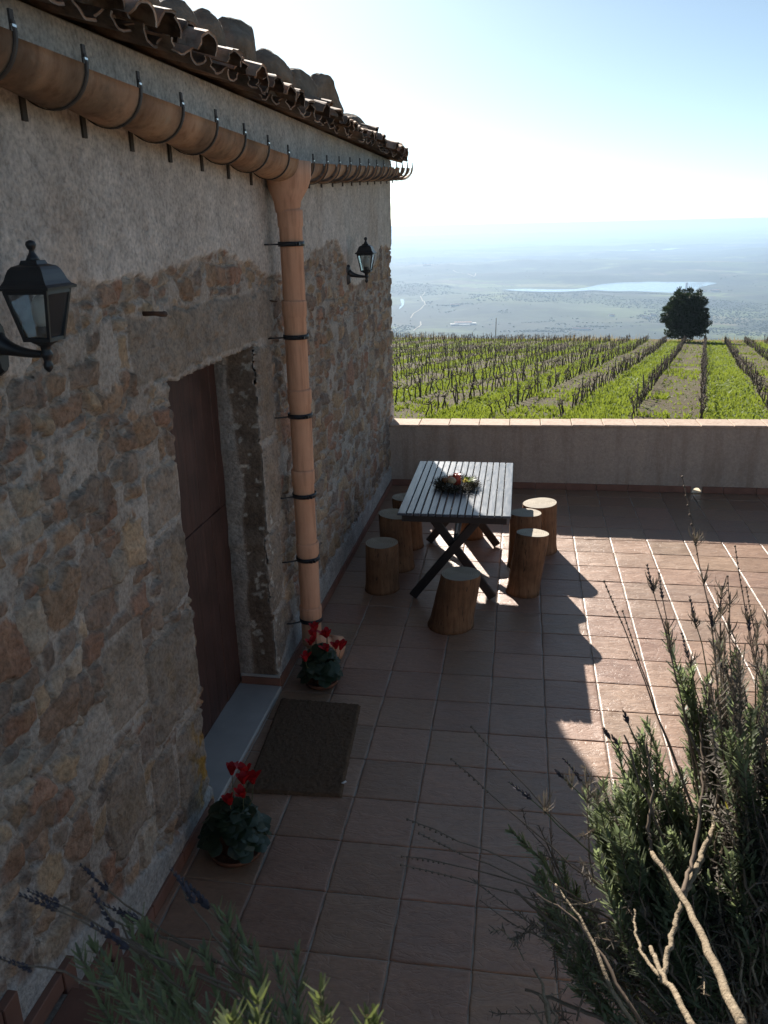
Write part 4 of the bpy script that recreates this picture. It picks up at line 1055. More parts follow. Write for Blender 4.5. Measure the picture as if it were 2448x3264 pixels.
# ------------------------------------------------------------------ wall lanterns
def lantern(u, zb, label):
    g = empty('wall_lantern', hw(0, u, zb), HA); tag(g, label, 'wall lamp', 'black lanterns on the house wall')
    x = .165
    b = MB(); b.lathe([(.077, .231), (.078, .238), (.067, .245), (.060, .256), (.055, .272), (.050, .284), (.043, .292), (.027, .298), (.023, .308)], 4, 0, (x, 0, 0), True); c = b.build('roof_cap', IRON, g)
    b = MB(); b.lathe([(.021, .305), (.014, .318), (.008, .328), (.007, .334), (.012, .341), (.0145, .349), (.012, .357), (.003, .361)], 14, 0, (x, 0, 0)); b.build('finial', IRON, c)
    b = MB(); zb0, zt = .095, .231; hb, ht = .037, .062
    for sx in (-1, 1):
        for sy in (-1, 1): b.tube([(x+sx*hb, sy*hb, zb0), (x+sx*ht, sy*ht, zt)], [.0062, .0062], 4, smooth=False, phase=PI/4)
    for h, z in ((hb, zb0), (ht-.001, zt-.006)):
        for s in (-1, 1):
            b.box((x-h-.004, s*h-.004, z-.005), (x+h+.004, s*h+.004, z+.005)); b.box((x+s*h-.004, -h, z-.005), (x+s*h+.004, h, z+.005))
    b.lathe([(.037, .0935), (.036, .086), (.024, .080), (.015, .074), (.013, .060), (.0175, .054), (.0175, .046), (.012, .040), (.010, .030), (.014, .022), (.013, .012), (.007, .004), (.003, .0)], 16, 0, (x, 0, 0))
    b.build('frame', IRON, g)
    for ax in range(4):
        V = []
        for d in (-.001, .001):
            for z, h in ((zb0+.004, hb), (zt-.01, ht)):
                for s in (-1, 1):
                    p = [s*(h-.004), h-.001+d]; a = ax*PI/2; V.append((x+p[0]*math.cos(a)-p[1]*math.sin(a), p[0]*math.sin(a)+p[1]*math.cos(a), z))
        mesh('glass_pane', V, [(0, 1, 3, 2), (4, 6, 7, 5), (0, 4, 5, 1), (2, 3, 7, 6), (0, 2, 6, 4), (1, 5, 7, 3)], GLASS, g, False)
    b = MB(); b.lathe([(.020, .0945), (.020, .128), (.017, .130)], 16, 0, (x, 0, 0)); s_ = b.build('lamp_socket', IRON, g)
    b = MB(); b.lathe([(.014, .130), (.022, .145), (.024, .170), (.021, .195), (.010, .212), (.002, .216)], 18, 0, (x, 0, 0)); b.build('bulb', BULB, s_)
    b = MB(); t = np.linspace(0, 1, 10); P = np.stack([x-.004-(x-.02)*t, 0*t, .051+.030*t**2.2], -1); b.tube(P, .0095+.0095*t+.017*t**5, 10); b.build('arm', IRON, g)
    b = MB(); pr = [(-.014, .012), (.0, .030), (.03, .036), (.075, .036), (.115, .036), (.14, .030), (.156, .010)]
    V = [(.004, -w, z) for z, w in pr]+[(.004, w, z) for z, w in pr[::-1]]; n = len(V); V2 = [(.030, a*.62, (c-.07)*.8+.07) for _, a, c in V]
    b.add(np.array(V+V2), [tuple(range(n))[::-1], tuple(range(n, 2*n))]+[(i, (i+1) % n, n+(i+1) % n, n+i) for i in range(n)], 0, False); b.build('wall_plate', IRON, g)
lantern(-2.655, 2.408, 'large near black lantern on the plaster beside the door')
lantern(2.22, 2.344, 'smaller-looking far black lantern near the corner of the house')

# ------------------------------------------------------------------ table
def table():
    x0, x1, y0, y1, zt = -.425, .418, 1.032, 2.52, .75
    g = empty('garden_table', (0, 1.776, 0), 0); tag(g, 'dark slatted folding garden table on crossed legs', 'table'); off = np.array([0, 1.776, 0])
    b = MB(); n = 15; gap = .0075; ew = .062; iw = (x1-x0-2*ew-gap*(n-1))/(n-2); x = x0; r = np.random.default_rng(6)
    for i in range(n):
        w = ew if i in (0, n-1) else iw
        b.box((x, y0+r.normal(0, .001), zt-.022), (x+w, y1+r.normal(0, .001), zt+r.normal(0, .0008)), 0, .004, t=-off, col=np.ones(3)*r.uniform(.8, 1.2)); x += w+gap
    top = b.build('tabletop', PAINT, g)
    b = MB(); one = np.ones(3)*.8
    for y in (y0+.025, (y0+y1)/2-.03, y1-.085): b.box((x0+.03, y, zt-.075), (x1-.03, y+.06 if y > y0+.1 else y+.03, zt-.0235), 0, .003, t=-off, col=one)
    for xx in (x0+.10, x1-.135): b.box((xx, y0+.056, zt-.078), (xx+.035, y1-.086, zt-.026), 0, .003, t=-off, col=one)
    b.build('apron', LEGM, g)
    for y, s in ((1.17, 1), (2.395, -1)):
        for k, (sx, dy) in enumerate(((1, 0.), (-1, .036*s))):
            L = MB(); a = np.array([sx*-.325-.02, y+dy, 0.]); c = np.array([sx*.205-.005, y+dy, zt-.045]); d = c-a; l = np.linalg.norm(d); an = math.atan2(d[0], d[2])
            R = np.array([[math.cos(an), 0, math.sin(an)], [0, 1, 0], [-math.sin(an), 0, math.cos(an)]])
            L.box((-.033, -.016, .02), (.033, .016, l), 0, .004, R=R, t=a-off, col=one); L.build('leg', LEGM, g)
    b = MB(); b.box((-.03, 1.225, .40), (.01, 2.345, .445), 0, .003, t=-off, col=one); b.build('stretcher', LEGM, g)
    b = MB(); b.tube(np.array([(-.02, 1.45, .425), (.0, 1.79, zt-.08)])-off, [.014, .014], 8); b.build('brace', STEEL_D, g)

table()

# ------------------------------------------------------------------ log stools
def stool(cx, cy, rb, rtp, h, lean, label, seed):
    r = np.random.default_rng(seed); g = empty('log_stool', (cx, cy, 0), 0); tag(g, label, 'stool', 'log stools around the table')
    n = 40; m = 14; th = np.arange(n)*2*PI/n; V = []
    lob = .035*np.cos(th*2+r.uniform(0, 6))+.02*np.cos(th*3+r.uniform(0, 6))
    tilt = r.normal(0, .012, 2)
    for i in range(m):
        t = i/(m-1); z = h*t; rr = (rb+(rtp-rb)*min(1, t*1.15))*(1+.06*max(0, .12-t)/.12)
        P = np.stack([np.cos(th), np.sin(th), np.full(n, t*1.3)], -1); d = 1+lob+.022*fbm(P*np.array([2.5, 2.5, 1.2])+seed, 3, seed)+.008*fbm(P*np.array([14, 14, 1.])+seed, 2, seed+3)
        if i == m-1: d *= .975
        zz = z+(t**2)*(np.cos(th)*rr*tilt[0]*3+np.sin(th)*rr*tilt[1]*3)
        V.append(np.stack([rr*d*np.cos(th)+lean[0]*t, rr*d*np.sin(th)+lean[1]*t, zz], -1))
    Vb = np.concatenate(V); F = [(i*n+j, i*n+(j+1) % n, (i+1)*n+(j+1) % n, (i+1)*n+j) for i in range(m-1) for j in range(n)]+[tuple(range(n))[::-1]]
    mesh('log_body', Vb, F, LOG, g)
    top = V[-1].copy(); top[:, 2] += .0008; c = top.mean(0); V2 = [c[None]]; 
    for k in range(1, 8): V2.append(c+(top-c)*(k/7)+np.array([0, 0, 1])*(r.normal(0, .0009, (n, 1)) if k < 7 else 0))
    V2 = np.concatenate(V2); F = [(0, 1+j, 1+(j+1) % n) for j in range(n)]+[(1+(k-1)*n+j, 1+k*n+j, 1+k*n+(j+1) % n, 1+(k-1)*n+(j+1) % n) for k in range(1, 7) for j in range(n)]
    o = mesh('cut_face', V2-c, F, CUT, g, True); o.location = c
stool(.0, .735, .168, .150, .41, (.075, -.01), 'thick leaning log stool at the near end of the table', 1)
stool(.525, 1.375, .126, .127, .50, (.062, .01), 'tall narrow log stool at the near right corner of the table', 2)
stool(.535, 1.93, .132, .128, .48, (.0, .0), 'right side log stool half hidden behind the tall narrow one', 3)
stool(.672, 2.32, .150, .147, .44, (-.01, .01), 'right side log stool nearest the parapet with a fully sunlit top', 4)
stool(-.60, 1.315, .133, .130, .41, (.01, -.03), 'shaded log stool nearest the door on the house side of the table', 5)
stool(-.535, 1.80, .143, .138, .47, (-.03, .02), 'log stool in the middle of the house side, tucked under the table edge', 6)
stool(-.50, 2.30, .125, .130, .47, (-.03, .0), 'house side log stool farthest from the camera, mostly behind its neighbour', 7)
stool(.04, 2.61, .112, .112, .44, (.0, .0), 'log stool at the parapet end, seen only under the table', 8)

# ------------------------------------------------------------------ wreath
def wreath():
    g = empty('table_wreath', (-.035, 1.735, .752)); tag(g, 'dark twig wreath with red candle and fruit on the slatted table', 'centrepiece'); r = np.random.default_rng(31)
    b = MB()
    for k in range(2100):
        t = r.uniform(0, 2*PI); R = r.normal(.138, .026); z = abs(r.normal(.018, .016)); p = np.array([R*math.cos(t), R*math.sin(t)*1.12, z])
        d = np.array([math.cos(t), math.sin(t), 0])*r.normal(.5, .7)+np.array([-math.sin(t), math.cos(t), 0])*r.normal(0, .8)+np.array([0, 0, abs(r.normal(0, .45))]); d /= np.linalg.norm(d)
        L = r.uniform(.025, .06); w = np.cross(d, r.normal(0, 1, 3)); w /= np.linalg.norm(w); w *= r.uniform(.0015, .0035)
        b.add(np.array([p-w, p+w, p+d*L]), [(0, 1, 2)], 0, False)
    b.build('twigs', TWIGD, g)
    b = MB(); b.lathe([(.033, .005), (.034, .02), (.034, .088), (.030, .093), (.026, .088), (.006, .086), (.004, .098)], 22, 0, (.0, .05, 0)); b.build('candle', CANDLE, g)
    for (x, y, q, m_, lab) in ((-.035, -.03, .036, GOURD, 'pale round gourd'), (-.085, .0, .030, GOURD2, 'brown gourd'), (-.05, .055, .030, GOURD3, 'orange fruit')):
        b = MB(); n = 20; V = []; th = np.arange(n)*2*PI/n
        for i in range(9):
            a = -PI/2+PI*i/8; rr = q*math.cos(a)*(1+.05*np.cos(th*8)); V.append(np.stack([x+rr*np.cos(th), y+rr*np.sin(th), np.full(n, .03+q*.8+q*.82*math.sin(a))], -1))
        b.add(np.concatenate(V), [(i*n+j, i*n+(j+1) % n, (i+1)*n+(j+1) % n, (i+1)*n+j) for i in range(8) for j in range(n)]); o = b.build('gourd', m_, g); o['label'] = lab
    b = MB()
    for k in range(46):
        t = r.uniform(0, 2*PI); el = r.uniform(.2, 1.5); d = np.array([math.cos(t)*math.cos(el), math.sin(t)*math.cos(el), math.sin(el)]); p = np.array([.075, .0, .035]); s = np.cross(d, (0, 0, 1.)); s /= np.linalg.norm(s)+1e-9
        L = r.uniform(.025, .042); b.add(np.array([p, p+d*L*.6-s*.01, p+d*L, p+d*L*.6+s*.01]), [(0, 1, 2, 3)], 0, False)
    o = b.build('flower', YFLOW, g); o['label'] = 'yellow silk flower'
    b = MB()
    for k in range(60):
        t = r.uniform(-1.2, 1.9); d = np.array([math.cos(t), math.sin(t), r.uniform(.1, .8)]); d /= np.linalg.norm(d); p = np.array([.08, .01, .03])+d*.02; s = np.cross(d, (0, 0, 1.)); s /= np.linalg.norm(s); L = r.uniform(.04, .075)
        b.add(np.array([p, p+d*L*.5-s*.009, p+d*L, p+d*L*.5+s*.009]), [(0, 1, 2, 3)], 0, False)
    b.build('green_leaf', GRN, g)
TWIGD = leafmat('dark_wreath_twig', (.035, .028, .018), (.07, .055, .03), (.08, .07, .03), .1, .7, .2, 60)
CANDLE = simple('red_candle', (.42, .035, .015), (.5, .05, .02), 20, .4, .5, 0)
GOURD = simple('pale_gourd', (.36, .26, .15), (.45, .34, .2), 30, .5, .4, 0); GOURD2 = simple('brown_gourd', (.2, .09, .04), (.26, .12, .05), 30, .5, .4, 0); GOURD3 = simple('orange_fruit', (.6, .2, .08), (.7, .3, .15), 30, .5, .4, 0)
YFLOW = leafmat('yellow_flower', (.6, .5, .14), (.7, .6, .25), (.8, .7, .2), .35, .6, .2); GRN = leafmat('wreath_leaf', (.12, .2, .02), (.2, .3, .04), (.4, .5, .05), .4, .5, .3)
wreath()

# ------------------------------------------------------------------ cyclamen pots
def cyclamen(loc, pr, ph, dome, fl, label, seed, nleaf):
    r = np.random.default_rng(seed); g = empty('potted_cyclamen', loc, r.uniform(0, 6)); tag(g, label, 'potted plant', 'red cyclamens in clay pots by the door')
    b = MB(); b.lathe([(pr*.55, .0), (pr*1.22, .0), (pr*1.32, .022), (pr*1.30, .028), (pr*1.22, .026), (pr*1.12, .008), (pr*.5, .007)], 30, 0); b.build('saucer', POT, g)
    b = MB(); b.lathe([(pr*.66, .0085), (pr*.70, .012), (pr*.93, ph*.76), (pr*1.0, ph*.77), (pr*1.03, ph), (pr*.95, ph), (pr*.90, ph*.86)], 30, 0); p = b.build('pot', POT, g)
    b = MB(); b.lathe([(.01, ph*.9), (pr*.93, ph*.88), (pr*.93, ph*.80)], 20); b.build('earth', SOIL, p)
    b = MB(); st = MB()
    for k in range(nleaf):
        t = r.uniform(0, 2*PI); q = math.sqrt(r.random()); R = dome*q; z = ph+.03+(dome*.55)*math.sqrt(max(0, 1-q*q*.9))+r.normal(0, .012)-(.12*q*q)
        c = np.array([R*math.cos(t), R*math.sin(t), z]); nrm = np.array([math.cos(t)*q*1.1, math.sin(t)*q*1.1, 1.])+r.normal(0, .25, 3); nrm /= np.linalg.norm(nrm)
        out = np.array([math.cos(t), math.sin(t), 0])+r.normal(0, .3, 3); out -= nrm*(out@nrm); out /= np.linalg.norm(out); sd = np.cross(nrm, out); L = r.uniform(.028, .045)
        V = [c-.004*nrm]; n = 12
        for j in range(n):
            a = 2*PI*j/n; rad = L*(1-.55*math.exp(-((abs(a-PI))/.45)**2))*(1+.06*math.cos(a*7)); V.append(c+out*rad*math.cos(a)*1.1+sd*rad*math.sin(a)+nrm*(-.25*rad*abs(math.sin(a))))
        b.add(np.array(V), [(0, 1+j, 1+(j+1) % n) for j in range(n)])
        st.tube([(R*.2*math.cos(t), R*.2*math.sin(t), ph*.9), (c[0]*.75, c[1]*.75, c[2]*.8+ph*.15), c], [.0022]*3, 4)
    b.build('leaves', CYLEAF, g); st.build('leaf_stalks', STEMG, g)
    for k, (x, y, z) in enumerate(fl):
        f = MB(); f.tube([(x*.4, y*.4, ph), (x*.9, y*.9, z*.75), (x, y, z)], [.002]*3, 5, 1); ln = np.array([r.normal(0, .3), r.normal(0, .3), 1.])
        for j in range(5):
            a = j*2*PI/5+r.uniform(-.25, .25); o = np.array([math.cos(a), math.sin(a), 0]); s = np.array([-math.sin(a), math.cos(a), 0]); tw = r.uniform(-.5, .5); V = []
            H_ = r.uniform(.045, .058); sp_ = r.uniform(.25, .75)
            for i, (tt, w) in enumerate(((0, .006), (.3, .013), (.65, .018), (.9, .013), (1., .003))):
                p = np.array([x, y, z])+ln*H_*tt*(1-.25*sp_*tt)+o*(.006+H_*sp_*tt*tt); ww = s*math.cos(tw*tt)+np.array([0, 0, 1])*math.sin(tw*tt); V += [p-ww*w, p+o*.004, p+ww*w]
            f.add(np.array(V), [q_ for i in range(4) for q_ in ((3*i, 3*i+1, 3*i+4, 3*i+3), (3*i+1, 3*i+2, 3*i+5, 3*i+4))], 0)
        f.build('flower', [CYRED, STEMG], g)
cyclamen((-.755, -.205, .001), .082, .15, .135, [(-.07, -.03, .30), (-.02, .03, .31), (.06, .02, .31), (.03, -.06, .25), (.09, -.05, .25), (.13, -.02, .22), (-.12, -.08, .22), (.0, .09, .32), (.07, .08, .27)], 'red cyclamen in a clay pot at the foot of the downpipe', 3, 110)
cyclamen((-.81, -1.775, .001), 0.100, .15, .150, [(-.09, .07, .34), (.0, .09, .37), (.03, .05, .36), (.05, .09, .35), (.065, .02, .32), (.03, -.03, .29)], 'leafy red cyclamen in a pot at the near corner of the doormat', 4, 190)
def mat_():
    pts = np.array([(-.960, -.44), (-.452, -.455), (-.392, -1.335), (-.905, -1.36)]); c = pts.mean(0); nu, nv = 52, 80; r = np.random.default_rng(8); V = []
    for i in range(nu+1):
        for j in range(nv+1):
            s, t = i/nu, j/nv; p = (pts[0]*(1-s)+pts[1]*s)*(1-t)+(pts[3]*(1-s)+pts[2]*s)*t-c; e = min(s, 1-s, t, 1-t)
            z = (.017+r.normal(0, .0018) if e > 0 else .001); V.append((p[0]+r.normal(0, .0015), p[1]+r.normal(0, .0015), z))
    F = [(i*(nv+1)+j, (i+1)*(nv+1)+j, (i+1)*(nv+1)+j+1, i*(nv+1)+j+1) for i in range(nu) for j in range(nv)]
    o = mesh('doormat', V, F, COIR, None, True); o.location = (c[0], c[1], .001)
    if o.data.polygons[500].normal.z < 0: o.data.flip_normals()
    tag(o, 'brown coir doormat in front of the threshold', 'doormat')
    q = on_z(743, 1691, .02); b = MB(); b.add(np.array([(-.008, -.014, .001), (.008, -.012, .003), (.010, .014, .002), (-.006, .016, .0015), (.002, .0, .007)]), [(0, 1, 4), (1, 2, 4), (2, 3, 4), (3, 0, 4), (3, 2, 1, 0)], 0, False); o = b.build('paper_scrap', WHITEW); o.location = (q[0], q[1], .0215); o.rotation_euler = (0, 0, -.6); tag(o, 'tiny white scrap lying on the near right of the doormat', 'scrap')
mat_()

# ------------------------------------------------------------------ stair, bed and lavenders at the camera's feet
def stair():
    g = empty('stone_stair', (-.7, -3.0, 0)); tag(g, 'tiled steps climbing along the foot of the house wall', 'stairs'); off = np.array([-.7, -3.0, 0])
    b = MB(); t_ = MB()
    for k in range(5):
        y1 = -2.60-.30*k; z = .175*(k+1); b.box((-1.06, -4.3, z-.175 if k else 0.001), (-.50, y1-.004, z-.019), t=-off)
        t_.box((-1.0, y1-.33 if k < 4 else -4.3, z-.018), (-.49, y1+.012, z), 0, .004, t=-off)
        t_.box((-1.0, y1-.003, z-.172), (-.505, y1+.009, z-.020), 0, .003, t=-off)
        t_.box((-1.045, y1-.30, z+.001), (-1.016, y1-.004, z+.072), 0, .003, t=-off); t_.box((-1.045, y1-.003, z-.17), (-1.012, y1+.072, z+.072), 0, .003, t=-off)
    b.build('riser', PARA, g); t_.build('tread', SKIRT, g)
stair()
def bed():
    b = MB(); nx, ny = 60, 50; xs = np.linspace(-.45, 6.6, nx); ys = np.linspace(-9, -3.56, ny); X, Y = np.meshgrid(xs, ys, indexing='ij'); Z = 1.02+.05*fbm(np.stack([X.ravel()*2, Y.ravel()*2], -1), 4, 3).reshape(nx, ny)
    b.add(np.stack([X, Y, Z], -1).reshape(-1, 3), [(i*ny+j, (i+1)*ny+j, (i+1)*ny+j+1, i*ny+j+1) for i in range(nx-1) for j in range(ny-1)]); o = b.build('planting_bed', SOIL); o['kind'] = 'structure'; o['label'] = 'raised planting bed of bare soil'
    g = MB(); g.box((-.46, -3.75, -.1), (6.6, -3.55, 1.06), 0, .01); o = g.build('garden_wall', PARA); tag(o, 'low rendered wall holding the planting bed', 'wall')
bed()
def bend(p0, d0, p1, n=7, sag=0., r=None, jit=0.):
    p0, p1 = np.asarray(p0, float), np.asarray(p1, float); L = np.linalg.norm(p1-p0); t = np.linspace(0, 1, n)[:, None]
    c = p0+np.asarray(d0)*L*.5; P = (1-t)**2*p0+2*t*(1-t)*c+t*t*p1
    P[:, 2] -= sag*np.sin(PI*t[:, 0])
    if r is not None and jit: P[1:-1] += r.normal(0, jit, (n-2, 3))
    return P
def leaves(b, P, r, start, L0, spacing, width, mi, density=1., tipfan=True, droop=.25):
    """pairs of narrow leaves up a shoot, crowding at its tip"""
    seg = np.linalg.norm(np.diff(P, axis=0), axis=1); S_ = np.concatenate([[0], np.cumsum(seg)]); tot = S_[-1]; s = tot*start; ph = r.uniform(0, PI)
    while s < tot:
        k = min(np.searchsorted(S_, s, 'right')-1, len(seg)-1); t = (s-S_[k])/seg[k]; p = P[k]*(1-t)+P[k+1]*t; T = (P[k+1]-P[k])/seg[k]
        a = np.cross(T, (0.31, .77, .2)); a /= np.linalg.norm(a); c = np.cross(T, a); f = s/tot
        for q in range(2 if r.random() < .55 else 4):
            if r.random() > density: continue
            an = ph+q*PI+(PI/2 if q > 1 else 0)+r.normal(0, .25); o = a*math.cos(an)+c*math.sin(an)
            up_ = .55+.5*f+r.normal(0, .15) if tipfan else .3+r.normal(0, .3)
            d = o+T*up_; d /= np.linalg.norm(d); L = L0*r.uniform(.5, 1.25)*(1-.35*max(0, (f-.85)/.15)); w = width*r.uniform(.75, 1.15)
            sd = np.cross(T, o); nn = np.cross(sd, d); e = r.normal(0, .15)-droop
            p1 = p+d*L*.5; p2 = p+d*L+nn*0-np.array([0, 0, 1])*L*.16*(e+.4)+T*L*.12
            b.add(np.array([p-sd*w*.5, p+sd*w*.5, p1+sd*w*.55, p1-sd*w*.55, p2+sd*w*.22, p2-sd*w*.22]), [(0, 1, 2, 3), (3, 2, 4, 5)], mi)
        ph += PI/2+r.normal(0, .2); s += spacing*r.uniform(.7, 1.3)*(1-.55*f)
def spike(b, P, r, length, mi, knots=9, size=.0042):
    seg = P[-1]-P[-2]; T = seg/np.linalg.norm(seg); n = knots
    for k in range(n):
        f = k/(n-1); p = P[-1]-T*length*(1-f); s = size*(1.15-.6*f)*r.uniform(.8, 1.2)
        for j in range(5):
            a = r.uniform(0, 2*PI); o = np.cross(T, (math.cos(a), math.sin(a), .3)); o /= np.linalg.norm(o); q = p+o*s*.8; e = T*s*1.9+o*s*.9
            w = np.cross(T, o)*s*.6; b.add(np.array([q-w*.5-T*s*.5, q+w*.5-T*s*.5, q+e*.6+w, q+e, q+e*.6-w]), [(0, 1, 2, 3, 4)], mi)
        b.tube([p-T*s, p+T*s], [s*.6, s*.5], 5, mi)
def bush_right():
    r = np.random.default_rng(14); base = np.array([1.02, -3.58, 1.0]); g = empty('lavender_bush', tuple(base)); tag(g, 'large woody lavender bush with green and withered shoots in the sunlight', 'bush')
    wood = MB(); gl = MB(); dl = MB(); yl = MB()
    # main woody limbs
    limbs = []
    def limb(pts, r0, r1, m=0):
        P = np.array(pts); n = 22; t = np.linspace(0, len(P)-1, n); Q = np.stack([np.interp(t, np.arange(len(P)), P[:, k]) for k in range(3)], -1)
        for _ in range(2): Q[1:-1] = (Q[:-2]+2*Q[1:-1]+Q[2:])/4
        Q[1:-1] += r.normal(0, .0016, (n-2, 3)); R = np.linspace(r0, r1, n)*(1+r.normal(0, .07, n)); wood.tube(Q-base, R, 9, m); limbs.append(Q); return Q
    at = lambda x, y, d: tuple(CAM+ray(x, y)*d)
    limb([(1.02, -3.98, 1.02), at(1625, 2260, 1.14), at(1590, 2190, 1.22), at(1545, 2085, 1.36), at(1512, 2010, 1.47), at(1470, 1935, 1.6), at(1440, 1885, 1.69), at(1408, 1842, 1.76)], .0085, .0048)
    limb([at(1472, 1938, 1.6), at(1495, 1895, 1.67), at(1520, 1840, 1.74), at(1540, 1790, 1.8), at(1552, 1740, 1.84)], .0072, .0048)
    limb([at(1476, 1940, 1.6), at(1462, 1985, 1.56), at(1448, 2040, 1.5), at(1436, 2090, 1.45), at(1428, 2120, 1.42)], .0042, .0052)
    limb([(1.0, -3.95, 1.0), at(1530, 2270, 1.15), at(1490, 2205, 1.2), at(1460, 2150, 1.28), at(1430, 2110, 1.36), at(1412, 2070, 1.42), at(1405, 2045, 1.45)], .0055, .0036)
    limb([at(1428, 2112, 1.38), at(1385, 2060, 1.5), at(1372, 2010, 1.58), at(1370, 1965, 1.64)], .0032, .0018)
    limb([at(1408, 1842, 1.76), at(1400, 1790, 1.8), at(1410, 1700, 1.86), at(1395, 1600, 1.9)], .004, .0025, 1)
    limb([at(1550, 1745, 1.84), at(1552, 1640, 1.88), at(1530, 1540, 1.93), at(1540, 1440, 1.97)], .0045, .0025, 1)
    limb([at(1470, 1935, 1.6), at(1500, 1850, 1.7), at(1520, 1700, 1.82), at(1515, 1560, 1.92)], .005, .0025, 1)
    limb([(.96, -3.7, 1.0), at(1330, 2160, 1.5), at(1270, 2010, 1.62), at(1200, 1910, 1.72)], .0045, .002)
    limb([(.96, -3.7, 1.0), at(1400, 2240, 1.5), at(1310, 2080, 1.62), at(1240, 1980, 1.7), at(1160, 1930, 1.75)], .0045, .002, 1)
    limb([(1.05, -3.55, 1.0), (1.0, -3.45, 1.25), (.98, -3.36, 1.5), (.90, -3.28, 1.75)], .006, .0025, 1)
    limb([(1.08, -3.56, 1.0), (1.08, -3.42, 1.3), (1.12, -3.3, 1.55), (1.14, -3.22, 1.8)], .006, .0025, 1)
    limb([(.98, -3.56, .98), (.78, -3.46, 1.15), (.60, -3.40, 1.28), (.47, -3.37, 1.38)], .008, .003, 1)
    limb([(.97, -3.56, .98), (.74, -3.44, 1.08), (.60, -3.42, 1.12), (.5, -3.43, 1.16)], .007, .003, 1)
    limb([(1.0, -3.55, 1.0), (.86, -3.40, 1.35), (.74, -3.28, 1.6), (.70, -3.22, 1.70)], .005, .002, 1)
    limb([(1.03, -3.57, 1.0), (.95, -3.42, 1.4), (.86, -3.26, 1.68), (.82, -3.18, 1.74)], .005, .002, 1)
    limb([(1.06, -3.55, 1.0), (1.02, -3.38, 1.4), (.98, -3.22, 1.7), (.97, -3.12, 1.78)], .005, .002, 1)
    LIT = [Q[i] for Q in limbs[:2]+limbs[3:4] for i in (3, 6, 9, 12, 15, 18)]
    def blocked(P):                                               # keep the light and the view onto the thick limbs open
        for Q_ in LIT:
            v_ = CAM-Q_; v_ = v_/np.linalg.norm(v_)
            for d_, m_ in ((S, .040), (v_, .030)):
                w_ = P-Q_
                if np.linalg.norm(w_-np.clip(w_ @ d_, .015, .6)[:, None]*d_, axis=1).min() < m_: return True
        return False
    # leafy shoots fanning out from the base
    def Lmax(th): return np.interp(th, [-75, -58, -48, -36, -27, -16, -5, 8, 30, 60], [.50, .64, .78, .70, .76, .93, .95, .92, .88, .82])
    k = 0
    while k < 860:
        th = r.choice([r.uniform(-58, 46), r.uniform(-30, 12)]) if r.random() < .93 else r.uniform(-80, -45); Lm = Lmax(th)
        f = r.uniform(.42, 1.0)**.75
        if th < -36 and (r.random() < .86): continue
        yv = r.normal(0, 17); L = Lm*f*r.uniform(.94, 1.03); a = math.radians(th); yb = math.radians(yv)
        tip = base+np.array([0, .12, -.05])+L*np.array([math.sin(a), r.uniform(.02, .52), math.cos(a)*math.cos(yb)])
        if tip[2] < .98 or (math.hypot(tip[0]-CAM[0], tip[1]-CAM[1]) < 1.25): continue
        root = base+(tip-base)*r.uniform(.35, .68)+r.normal(0, .03, 3)-np.array([0, 0, .05]); d0 = (tip-root)/np.linalg.norm(tip-root)*1.1-np.array([0, 0, .42])+r.normal(0, .12, 3)
        P = bend(root, d0, tip, 8, 0, r, .008)
        if blocked(P): continue
        withered = (r.random() < .20+.26*math.exp(-((th-(-6))/13)**2)*(f > .5)+.35*(f < .55)*(L < .6))
        wood.tube(P-base, np.linspace(.0032, .0014, 8), 5, 1 if r.random() < .6 else 0, False)
        if withered: leaves(dl, P-base, r, .12, .023, .0135, .0029, 0, .8, False, .1)
        else: leaves(gl, P-base, r, .2 if f > .6 else .45, .032, .0125, .0060, 0, .97)
        k += 1
    # withered shoots crowding the top of the bush
    for k in range(75):
        th = math.radians(r.choice([r.normal(-12, 7), r.uniform(-22, 30)])); L = r.uniform(.55, 1.0); tip = base+np.array([0, .1, 0])+L*np.array([math.sin(th), r.uniform(.1, .42), math.cos(th)])
        root = base+(tip-base)*r.uniform(.35, .6)+r.normal(0, .02, 3); P = bend(root, (tip-root)/np.linalg.norm(tip-root)-np.array([0, 0, .3]), tip, 8, 0, r, .006)
        if blocked(P): continue
        wood.tube(P-base, np.linspace(.0026, .0012, 8), 5, 1, False); leaves(dl, P-base, r, .15, .027, .012, .0031, 0, .85, True, .1)
    for k in range(26):
        th = math.radians(r.uniform(-35, 30)); L = r.uniform(.3, .8); p = np.array([0, .1, 0])+L*np.array([math.sin(th), r.uniform(-.1, .25), math.cos(th)]); d = r.normal(0, 1, 3); d /= np.linalg.norm(d); s = np.cross(d, r.normal(0, 1, 3)); s /= np.linalg.norm(s)
        yl.add(np.array([p-s*.002, p+s*.002, p+d*.014+s*.0028, p+d*.028, p+d*.014-s*.0028]), [(0, 1, 2, 3, 4)])
    # twiggy dead undergrowth inside the bush
    for k in range(260):
        th = math.radians(r.uniform(-72, 48)); L = r.uniform(.12, .6); p = base+np.array([0, .06, 0])+L*np.array([math.sin(th), r.uniform(.05, .45), max(.06, math.cos(th))]); d = np.array([math.sin(th)*.6, r.normal(0, .5), r.uniform(-.2, 1)])+r.normal(0, .35, 3); d /= np.linalg.norm(d)
        P = bend(p, d, p+d*r.uniform(.06, .2)+r.normal(0, .03, 3), 5, 0, r, .004)
        if blocked(P): continue
        wood.tube(P-base, np.linspace(.0022, .001, 5), 4, r.integers(0, 2), False)
        leaves(dl, P-base, r, .1, .018, .016, .0025, 0, .6, False, .1)
    wood.build('branches', [BARK, TWIG], g); gl.build('green_leaves', LAVL, g); dl.build('withered_leaves', DEADL, g); yl.build('yellow_leaves', YELL, g)
